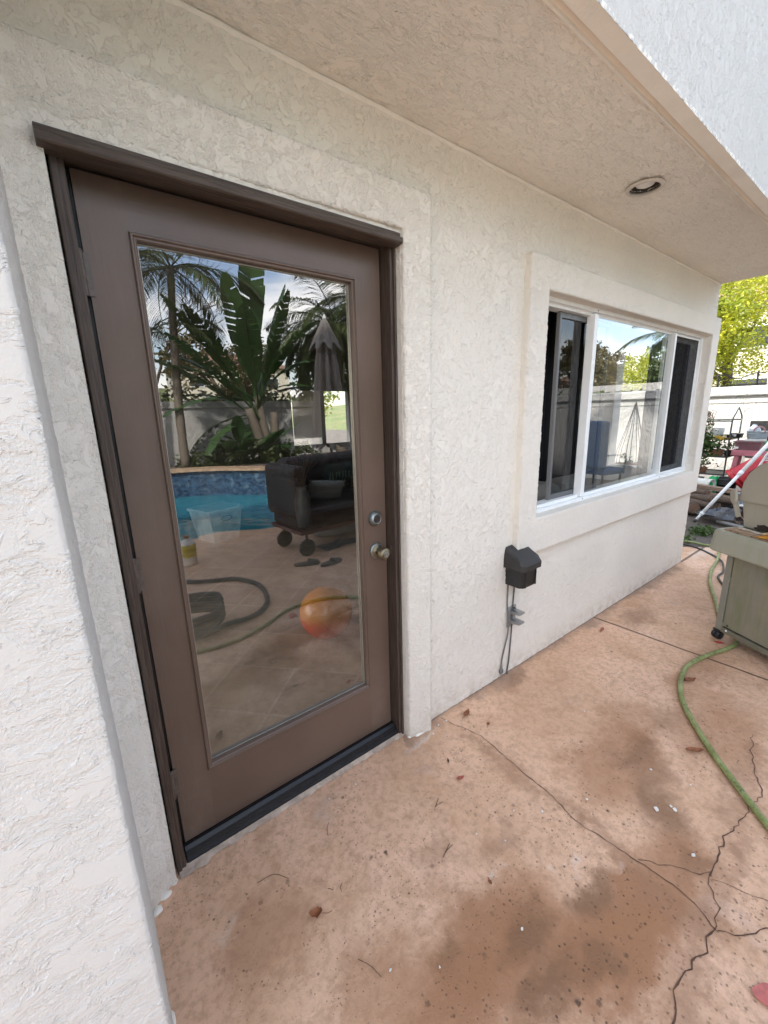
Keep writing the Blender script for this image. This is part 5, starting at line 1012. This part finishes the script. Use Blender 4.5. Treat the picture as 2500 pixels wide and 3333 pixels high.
# umbrella
t_ = empty('patio_umbrella', (2.90,-3.62,0), 0, 'closed grey patio umbrella standing by the pool, reflected in the door', 'umbrella')
M_UMB = plain('grey_umbrella_canvas', (.235,.215,.20), .85, .10, 8, .001); MB().tube([(0,0,.06),(0,0,2.62)], .019, 10).build('pole', M_GREYALU, t_); MB().lathe([(0,0),(.24,0),(.24,.03),(.20,.06),(.04,.08),(.035,.25),(0,.25)], n=28).build('base', M_BLKPL, t_, smooth=True)
def pleat(prof, n=64, fold=8, depth=.30, ph=0.0):
    r_ = []
    for i, (r, z, dp) in enumerate(prof): r_.append([((r*(1-dp*(.5+.5*math.cos(fold*a+ph))))*math.cos(a), (r*(1-dp*(.5+.5*math.cos(fold*a+ph))))*math.sin(a), z+(.05*math.cos(fold*a+ph) if i == len(prof)-1 else 0)) for a in np.linspace(0,2*math.pi,n,endpoint=False)])
    return r_
MB().rings(pleat([(.02,2.60,0),(.07,2.50,.3),(.12,2.35,.45),(.16,2.1,.5),(.20,1.75,.5),(.235,1.35,.45),(.27,1.06,.4)])).build('canopy', M_UMB, t_, smooth=True)
MB().rings(pleat([(.015,2.70,0),(.05,2.66,.1),(.10,2.56,.2),(.17,2.43,.25),(.235,2.34,.30)], ph=1.0)).build('vent', M_UMB, t_, smooth=True); MB().lathe([(0,0),(.025,0),(.02,.03),(.008,.05),(0,.055)], (0,0,2.695), n=12).build('finial', M_WPL, t_)

# wheeled bench with cushions
bn = empty('wheeled_bench', (1.84,-2.36,0), -.08, 'dark brown padded bench cart on wheels standing between the pool and the door', 'bench')
M_BRN = plain('dark_brown_leatherette', (.034,.021,.017), .5, .3, 7, .003, 30); M_WOODR = plain('red_brown_rail', (.10,.035,.03), .5)
b = MB(); b.box(-.10,-.62,.30,1.35,.0,.52); b.build('seat', M_BRN, bn, bevel=.05)
b = MB(); b.box(-.14,-.66,.42,.02,-.01,.98); b.build('arm', M_BRN, bn, bevel=.05); b = MB(); b.box(1.28,-.66,.42,1.42,-.01,.98); b.build('arm', M_BRN, bn, bevel=.05)
b = MB(); b.box(.03,-.70,.50,.64,-.46,1.02); b.build('backrest', M_BRN, bn, bevel=.06); b = MB(); b.box(.66,-.70,.50,1.27,-.46,1.02); b.build('backrest', M_BRN, bn, bevel=.06)
MB().box(-.11,-.64,.262,1.36,.005,.30).build('frame_rail', M_WOODR, bn, bevel=.006)
for x,y in ((0,-.08),(0,-.56)):
    l = MB().tube([(x,y,.27),(x,y,.10)], .014, 8).build('leg', M_BLKPL, bn); w_ = MB(); w_.lathe([(0,-.02),(.03,-.02),(.035,-.016),(.085,-.02),(.095,-.012),(.095,.012),(.085,.02),(.035,.016),(.03,.02),(0,.02)], (x,y,.095), (0,1,0), 28); w_.build('wheel', M_BLKPL, l, smooth=True)
for x,y in ((1.25,-.08),(1.25,-.56)): MB().tube([(x,y,.27),(x,y,0)], .018, 8).build('leg', M_BLKPL, bn)
def cushion(name, loc, rot, w, h, th, mat, label, marks=None):
    t = empty(name, loc, 0, label, 'cushion'); t.rotation_euler = rot; g = 11; v = []
    for s in (1,-1):
        for i in range(g):
            for j in range(g):
                u, q = 2*i/(g-1)-1, 2*j/(g-1)-1; e = max(0,(1-u**4)*(1-q**4))**.5; pin = 1-.08*(1-u*u if abs(q) > .99 else 0)
                v.append((u*w/2*(1-.07*(1-q*q)*u*u), s*th/2*e, q*h/2*(1-.07*(1-u*u)*q*q)))
    b = MB(); k = g*g; b.add(v, [(i*g+j,i*g+j+1,i*g+g+j+1,i*g+g+j) for i in range(g-1) for j in range(g-1)]+[(k+i*g+j,k+i*g+g+j,k+i*g+g+j+1,k+i*g+j+1) for i in range(g-1) for j in range(g-1)]); b.build('cover', mat, t, smooth=True)
    if marks: marks(t, w, h, th)
    return t
M_CGR = plain('grey_green_cushion', (.20,.215,.205), .9, .08, 12, .001); M_CDK = plain('black_green_cushion', (.022,.035,.028), .85, .2, 10)
cushion('cushion', (2.20,-2.62,.66), (R(-22),R(7),.05), .46, .24, .12, M_CGR, 'pale grey green pillow lying in front on the brown bench')
def brush(t, w, h, th):
    b = MB(); rg = random.Random(2)
    for i, x in enumerate(np.linspace(-.14,.16,8)): b.tube(spline([(x,th/2+.002,-.06+.03*rg.random()),(x+.012,th/2+.004,.0),(x-.005+.02*rg.random(),th/2+.002,.075)],4), .006, 5)
    b.build('brush_mark', plain('pale_green_print', (.22,.34,.25), .8), t)
    b = MB()
    for x in np.linspace(-.12,.12,9): b.box(x,th/2-.002,-.105,x+.014,th/2+.003,-.085)
    b.build('small_mark', plain('cream_print', (.45,.45,.38), .8), t)
cushion('cushion', (2.42,-2.72,.78), (R(-14),0,.03), .42, .34, .12, M_CDK, 'black cushion with pale green brush marks behind the grey pillow on the bench', brush)
cushion('cushion', (2.72,-2.64,.70), (R(-20),R(-24),-.3), .44, .36, .12, plain('brown_grey_cushion', (.085,.07,.055), .9), 'brown grey cushion slumped at the far end of the bench')
for i, (x, y, a, lab) in enumerate([(1.70,-2.20,.35,'dark grey slipper nearer the wheel of the brown bench'),(1.90,-2.06,-.1,'dark grey slipper nearer the door, right of its pair')]):
    t_ = empty('slipper', (x,y,.002), a, lab, 'slipper', 'slippers left in front of the bench'); b = MB(); n = 18
    ol = [((.13*math.cos(q)), (.045+.008*math.cos(q))*math.sin(q)) for q in np.linspace(0,2*math.pi,n,endpoint=False)]
    b.rings([[(px,py,0) for px,py in ol],[(px*1.02,py*1.02,.012) for px,py in ol],[(px,py,.022) for px,py in ol]]); b.add([(px,py,.022) for px,py in ol],[tuple(range(n))]); b.build('sole', plain('grey_green_foam', (.045,.052,.05), .8), t_, bevel=.002)
    b = MB(); v = []
    for j in range(7):
        for q in range(7): u = j/6; a2 = math.pi*q/6; v.append((.015+.10*u, (.050-.012*u)*math.cos(a2), .02+(.042-.024*u)*math.sin(a2)))
    b.add(v, [(j*7+q,j*7+q+1,j*7+7+q+1,j*7+7+q) for j in range(6) for q in range(6)]); b.build('strap', plain('grey_green_foam', (.045,.052,.05), .8), t_, smooth=True, fix=False)
mt = MB(); v = []; rg = random.Random(5)
for i in range(12):
    for j in range(4): v.append((2.05+.62*i/11,-2.66+.20*j/3+.03*math.sin(i*.8),.004+.012*(.5+.5*math.sin(i*1.3+j))))
mt.add(v, [(i*4+j,i*4+j+1,i*4+4+j+1,i*4+4+j) for i in range(11) for j in range(3)]); m_ = mt.build('folded_mat', plain('dark_blue_mat', (.03,.055,.085), .8), fix=False, smooth=True); m_.modifiers.new('thick','SOLIDIFY').thickness = .006; tag(m_, 'dark blue mat lying rumpled on the patio under the bench', 'mat')
t_ = empty('white_sack', (2.55,-3.05,0), 0, 'lumpy pale sack lying on the patio behind the bench legs', 'sack'); b = MB(); rg = random.Random(8); b.lathe([(0,0),(.24,.01),(.30,.06),(.27,.13),(.12,.17),(0,.18)], n=16, sx=1.2, sy=.8); b.v = [(x+rg.uniform(-.02,.02),y+rg.uniform(-.02,.02),max(0,z+rg.uniform(-.015,.015))) for x,y,z in b.v]; b.build('bag', plain('pale_sack', (.42,.42,.42), .8, .25, 14, .004), t_, smooth=True)
t_ = empty('jug', (.78,-3.05,0), .4, 'white jug with a yellow label standing near the pool edge', 'jug'); b = MB(); b.lathe([(0,0),(.075,0),(.08,.01),(.08,.10)], n=20); b.lathe([(.08,.215),(.078,.225),(.06,.25),(.028,.27),(.026,.285),(0,.285)], n=20); b.build('body', plain('white_jug', (.72,.70,.64), .45), t_, smooth=True); MB().lathe([(.081,.095),(.0815,.10),(.0815,.215),(.081,.22)], n=20).build('label_band', plain('yellow_label', (.55,.46,.04), .5, .2, 30), t_, smooth=True); MB().lathe([(0,0),(.03,0),(.03,.028),(0,.028)], (0,0,.286), n=16).build('cap', plain('tan_cap', (.34,.22,.12), .5), t_)
# black suction hose
M_SUC = plain('black_ribbed_hose', (.014,.014,.016), .45, .3, 60, .002, 220)
P = [(.40,-2.55,.018),(.55,-2.58,.018),(.70,-2.44,.018),(.80,-2.38,.018),(.99,-2.28,.018),(1.09,-2.08,.018),(1.10,-1.88,.018),(1.02,-1.60,.018),(.85,-1.44,.02),(.64,-1.42,.03)]
for k in range(40): a = 1.2+k*.62; r_ = .25-.03*((k*7) % 5)/5; P.append((.42+r_*math.cos(a), -1.56+r_*.85*math.sin(a), .03+.0042*k))
tag(MB().tube(spline(P,5), .019, 10).build('suction_hose', M_SUC, smooth=True), 'black ribbed pool hose with a coil and one long loop on the patio', 'hose')
# blue chair and wood rail seen in the window
t_ = empty('blue_chair', (7.3,-2.06,0), R(100), 'blue high backed garden chair by the side wall, reflected in the window', 'chair'); M_BLU = plain('blue_cushion', (.035,.08,.17), .8, .15, 8)
MB().box(-.28,-.26,.36,.28,.26,.46).build('seat', M_BLU, t_, bevel=.03); MB().box(-.28,.20,.47,.28,.32,1.26).build('backrest', M_BLU, t_, bevel=.04)
for x in (-.25,.25):
    for y in (-.22,.26): MB().tube([(x,y,0),(x,y,.36)], .018, 8).build('leg', M_BLKPL, t_)
    MB().tube(spline([(x*1.15,.25,.70),(x*1.15,-.1,.68),(x*1.15,-.25,.60),(x*1.15,-.24,.36)],4), .016, 8).build('armrest', M_GREYALU, t_, smooth=True)
# things outside the side window
t_ = empty('wire_trellis', (6.6,1.40,0), 0, 'cone shaped wire trellis in front of the garden wall, seen through the house windows', 'trellis'); b = MB()
for k in range(9): a = 2*math.pi*k/9; b.tube(spline([(.22*math.cos(a),.22*math.sin(a),.0),(.205*math.cos(a),.205*math.sin(a),.72),(.10*math.cos(a),.10*math.sin(a),1.15),(.0,.0,1.55)],5), .0045, 5)
b.build('wires', plain('rusty_wire', (.12,.08,.06), .6), t_)
t_ = empty('square_planter', (6.9,1.55,0), .2, 'square terracotta planter with a leafy seedling, seen through the side window', 'planter'); b = MB(); b.rings([[(-.15,-.15,0),(.15,-.15,0),(.15,.15,0),(-.15,.15,0)],[(-.19,-.19,.50),(.19,-.19,.50),(.19,.19,.50),(-.19,.19,.50)],[(-.20,-.20,.60),(.20,-.20,.60),(.20,.20,.60),(-.20,.20,.60)],[(-.17,-.17,.60),(.17,-.17,.60),(.17,.17,.60),(-.17,.17,.60)],[(-.17,-.17,.54),(.17,-.17,.54),(.17,.17,.54),(-.17,.17,.54)]]); b.add([(-.17,-.17,.54),(.17,-.17,.54),(.17,.17,.54),(-.17,.17,.54)],[(0,1,2,3)]); b.build('shell', plain('light_terracotta', (.42,.24,.16), .8, .15, 12), t_); rs = np.random.RandomState(9); V, F = leaf_quads(rs.normal(size=(40,3))*np.array([.06,.06,.06])+np.array([0,0,.66]), .07, rs); np_mesh('seedling', V, F, M_DGR, t_)
t_ = empty('brown_urn', (6.75,1.22,0), 0, 'brown glazed urn beside the square planter, seen through the side window', 'urn'); b = MB(); b.lathe([(0,0),(.11,0),(.12,.03),(.08,.10),(.13,.30),(.15,.45),(.12,.56),(.18,.62),(.18,.66),(.14,.66),(.10,.56),(0,.50)], n=24); b.build('shell', plain('brown_glaze', (.13,.055,.03), .35), t_, smooth=True)

# ------------------------------------------------------------------ inside the room
bl = MB(); bl.lathe([(.172*math.sin(a),-.172*math.cos(a)) for a in np.linspace(0,math.pi,25)], (0,0,.172), n=36)
def ball_mat():
    t = NT('orange_rubber'); v = t.co(); n = t.noise(v, 3, 3); s = t.n('SeparateXYZ', {0: v.outputs[0]}); c = t.mix(t.ss(t.ma('ADD', s.outputs[2], t.ma('MULTIPLY', n, .1)), .18, .26), (.66,.075,.03), (.70,.25,.03)); t.bsdf(c, .25); return t.m
o = bl.build('ball', ball_mat(), smooth=True); o.location = (1.10,.97,.047); tag(o, 'orange and red rubber ball on the tile floor behind the door glass', 'ball')
t_ = empty('storage_box', (1.27,3.85,.047), .3, 'pale translucent storage box with an oval handle hole, inside the room', 'box'); b = MB(); b.rings([[(-.17,-.17,0),(.17,-.17,0),(.17,.17,0),(-.17,.17,0)],[(-.22,-.21,.36),(.22,-.21,.36),(.22,.21,.36),(-.22,.21,.36)],[(-.235,-.225,.36),(.235,-.225,.36),(.235,.225,.36),(-.235,.225,.36)],[(-.235,-.225,.40),(.235,-.225,.40),(.235,.225,.40),(-.235,.225,.40)],[(-.21,-.20,.40),(.21,-.20,.40),(.21,.20,.40),(-.21,.20,.40)]]); b.add([(-.21,-.20,.40),(.21,-.20,.40),(.21,.20,.40),(-.21,.20,.40)],[(0,1,2,3)]); b.build('shell', plain('pale_blue_plastic', (.60,.66,.66), .4), t_, bevel=.006)
MB().tube([(.07*math.cos(a),-.206+.006*math.sin(a),.28+.028*math.sin(a)) for a in np.linspace(0,2*math.pi,21)], .006, 6).build('handle_hole', M_GREYALU, t_)
sf = empty('sofa', (3.35,4.0,.047), 0, 'dark sofa inside the room below the far windows', 'sofa'); M_SOF = plain('charcoal_fabric', (.05,.05,.055), .9, .15, 10, .002, 120)
MB().box(-.95,-.40,.12,1.0,.45,.44).build('seat', M_SOF, sf, bevel=.05); MB().box(-.95,.22,.45,1.0,.46,.86).build('backrest', M_SOF, sf, bevel=.06); MB().box(-1.12,-.40,.12,-.96,.45,.62).build('arm', M_SOF, sf, bevel=.05)
cushion('cushion', (3.02,4.05,.72), (R(-15),R(45),0), .42, .42, .14, M_SOF, 'dark square cushion standing on its corner on the sofa, left'); cushion('cushion', (3.38,4.05,.78), (R(-15),0,0), .46, .42, .14, plain('black_fabric', (.025,.025,.03), .9), 'black cushion with pointed corners in the middle of the sofa')
t_ = empty('branch_vase', (2.30,3.6,.047), 0, 'tall vase of bare dry branches inside the room', 'vase'); MB().lathe([(0,0),(.08,0),(.10,.1),(.11,.35),(.07,.50),(.08,.54),(0,.54)], n=20).build('vase', plain('grey_vase', (.16,.17,.17), .4), t_, smooth=True); b = MB(); rg = random.Random(3)
for k in range(26): a = rg.uniform(0,6.28); q = rg.uniform(.08,.24); b.tube(spline([(0,0,.45),(q*.4*math.cos(a),q*.4*math.sin(a),.72),(q*math.cos(a),q*math.sin(a),.95+rg.uniform(-.12,.12))],4), .004, 4)
b.build('branches', M_TWIG, t_)
bd_ = empty('roller_blind', (3.18,4.985,1.12), 0, 'cream roller blind pulled down over the left pane of the far window', 'blind'); MB().box(-.255,-.006,0,.255,0,.74).build('cloth', plain('cream_blind', (.74,.70,.62), .9, .04), bd_); MB().box(-.26,-.012,-.012,.26,.004,-.001).build('hem_bar', M_WPL, bd_)
for x in (2.70, 4.12): 
    cu = MB(); n = 24; cu.rings([[(x-.10+.20*i/n, 4.86+.025*math.sin(i*1.9), z) for i in range(n+1)] for z in (.05,2.3)]); cu.f = [f for f in cu.f if abs(f[0]-f[1]) < n-1]
    o = cu.build('curtain', plain('dark_curtain' if x < 3 else 'grey_curtain', (.07,.075,.06) if x < 3 else (.22,.22,.22), .95), fix=False, smooth=True); o.modifiers.new('thick','SOLIDIFY').thickness = .004; tag(o, 'dark hanging curtain left of the far window inside the room' if x < 3 else 'grey hanging curtain right of the far window inside the room', 'curtain')
cu = MB(); n = 60; cu.rings([[(2.20+1.2*i/n, .56+.02*math.sin(i*1.7), z) for i in range(n+1)] for z in (.06,2.3)]); cu.f = [f for f in cu.f if abs(f[0]-f[1]) < n-1]; o = cu.build('curtain', plain('black_curtain', (.012,.012,.014), .95), fix=False, smooth=True); o.modifiers.new('thick','SOLIDIFY').thickness = .004; tag(o, 'black curtain drawn to the left behind the sliding window', 'curtain')
cu = MB(); n = 30; cu.rings([[(3.80+.46*i/n, .205+.02*math.sin(i*1.7), z) for i in range(n+1)] for z in (.06,2.3)]); cu.f = [f for f in cu.f if abs(f[0]-f[1]) < n-1]; o = cu.build('curtain', plain('charcoal_curtain', (.035,.036,.04), .95), fix=False, smooth=True); o.modifiers.new('thick','SOLIDIFY').thickness = .004; tag(o, 'charcoal curtain behind the screened right pane of the sliding window', 'curtain')
M_BEI = plain('beige_sofa_fabric', (.34,.31,.26), .95, .1, 10, .002, 120)
sf = empty('sofa', (3.05,.33,.107), 0, 'beige sofa with its back against the sliding window, tops of the cushions showing', 'sofa'); MB().box(-.95,-.10,.10,.95,.16,.45).build('seat', M_BEI, sf, bevel=.05); MB().box(-.95,-.12,.451,.95,.08,.78).build('backrest', M_BEI, sf, bevel=.05)
for x in (-.64,0,.64): MB().box(x-.30,-.06,.50,x+.30,.16,.86).build('back_cushion', M_BEI, sf, bevel=.06)
t_ = empty('table', (3.55,1.35,.047), 0, 'dark side table with plants behind the sofa, inside the room', 'table'); MB().box(-.35,-.25,.70,.35,.25,.74).build('tabletop', plain('dark_table_wood', (.06,.035,.02), .4), t_, bevel=.006)
for x in (-.3,.3):
    for y in (-.2,.2): MB().box(x-.025,y-.025,0,x+.025,y+.025,.699).build('leg', plain('dark_table_wood', (.06,.035,.02), .4), t_)
t_ = dish('plant_pot', (3.42,1.28,.788), .10, .12, M_TERRA, 'terracotta pot with a spiky green plant on the indoor table', 'plant pot'); rs = np.random.RandomState(2); V, F = [], []; rg = random.Random(2)
for k in range(30): blade(V, F, (0,0,.10), rg.uniform(0,6.28), rg.uniform(.5,1.4), rg.uniform(.16,.28), .03, rg.uniform(.3,1.2), rg, .05, 0, .2, 6)
np_mesh('foliage', V, F, M_IVY, t_)

auto_tree('back_garden_tree', (5.2,11.5,-.1), 4.6, 2.2, 5000, .13, M_YEL, 'yellow green tree behind the house, seen through the far windows', 51)
auto_tree('back_garden_tree', (2.6,12.5,-.1), 5.0, 2.4, 5000, .14, M_MGR, 'mid green tree behind the house, left of the yellow green one', 52)

auto_tree('hillside_tree', (30,-12.6,.6), 4.4, 2.6, 4500, .2, M_OLV, 'broad olive tree at mid slope in the window reflection', 53)
auto_tree('hillside_tree', (22,-6.6,.6), 3.8, 2.0, 4500, .16, M_MGR, 'mid green tree at the right of the window reflection', 54)
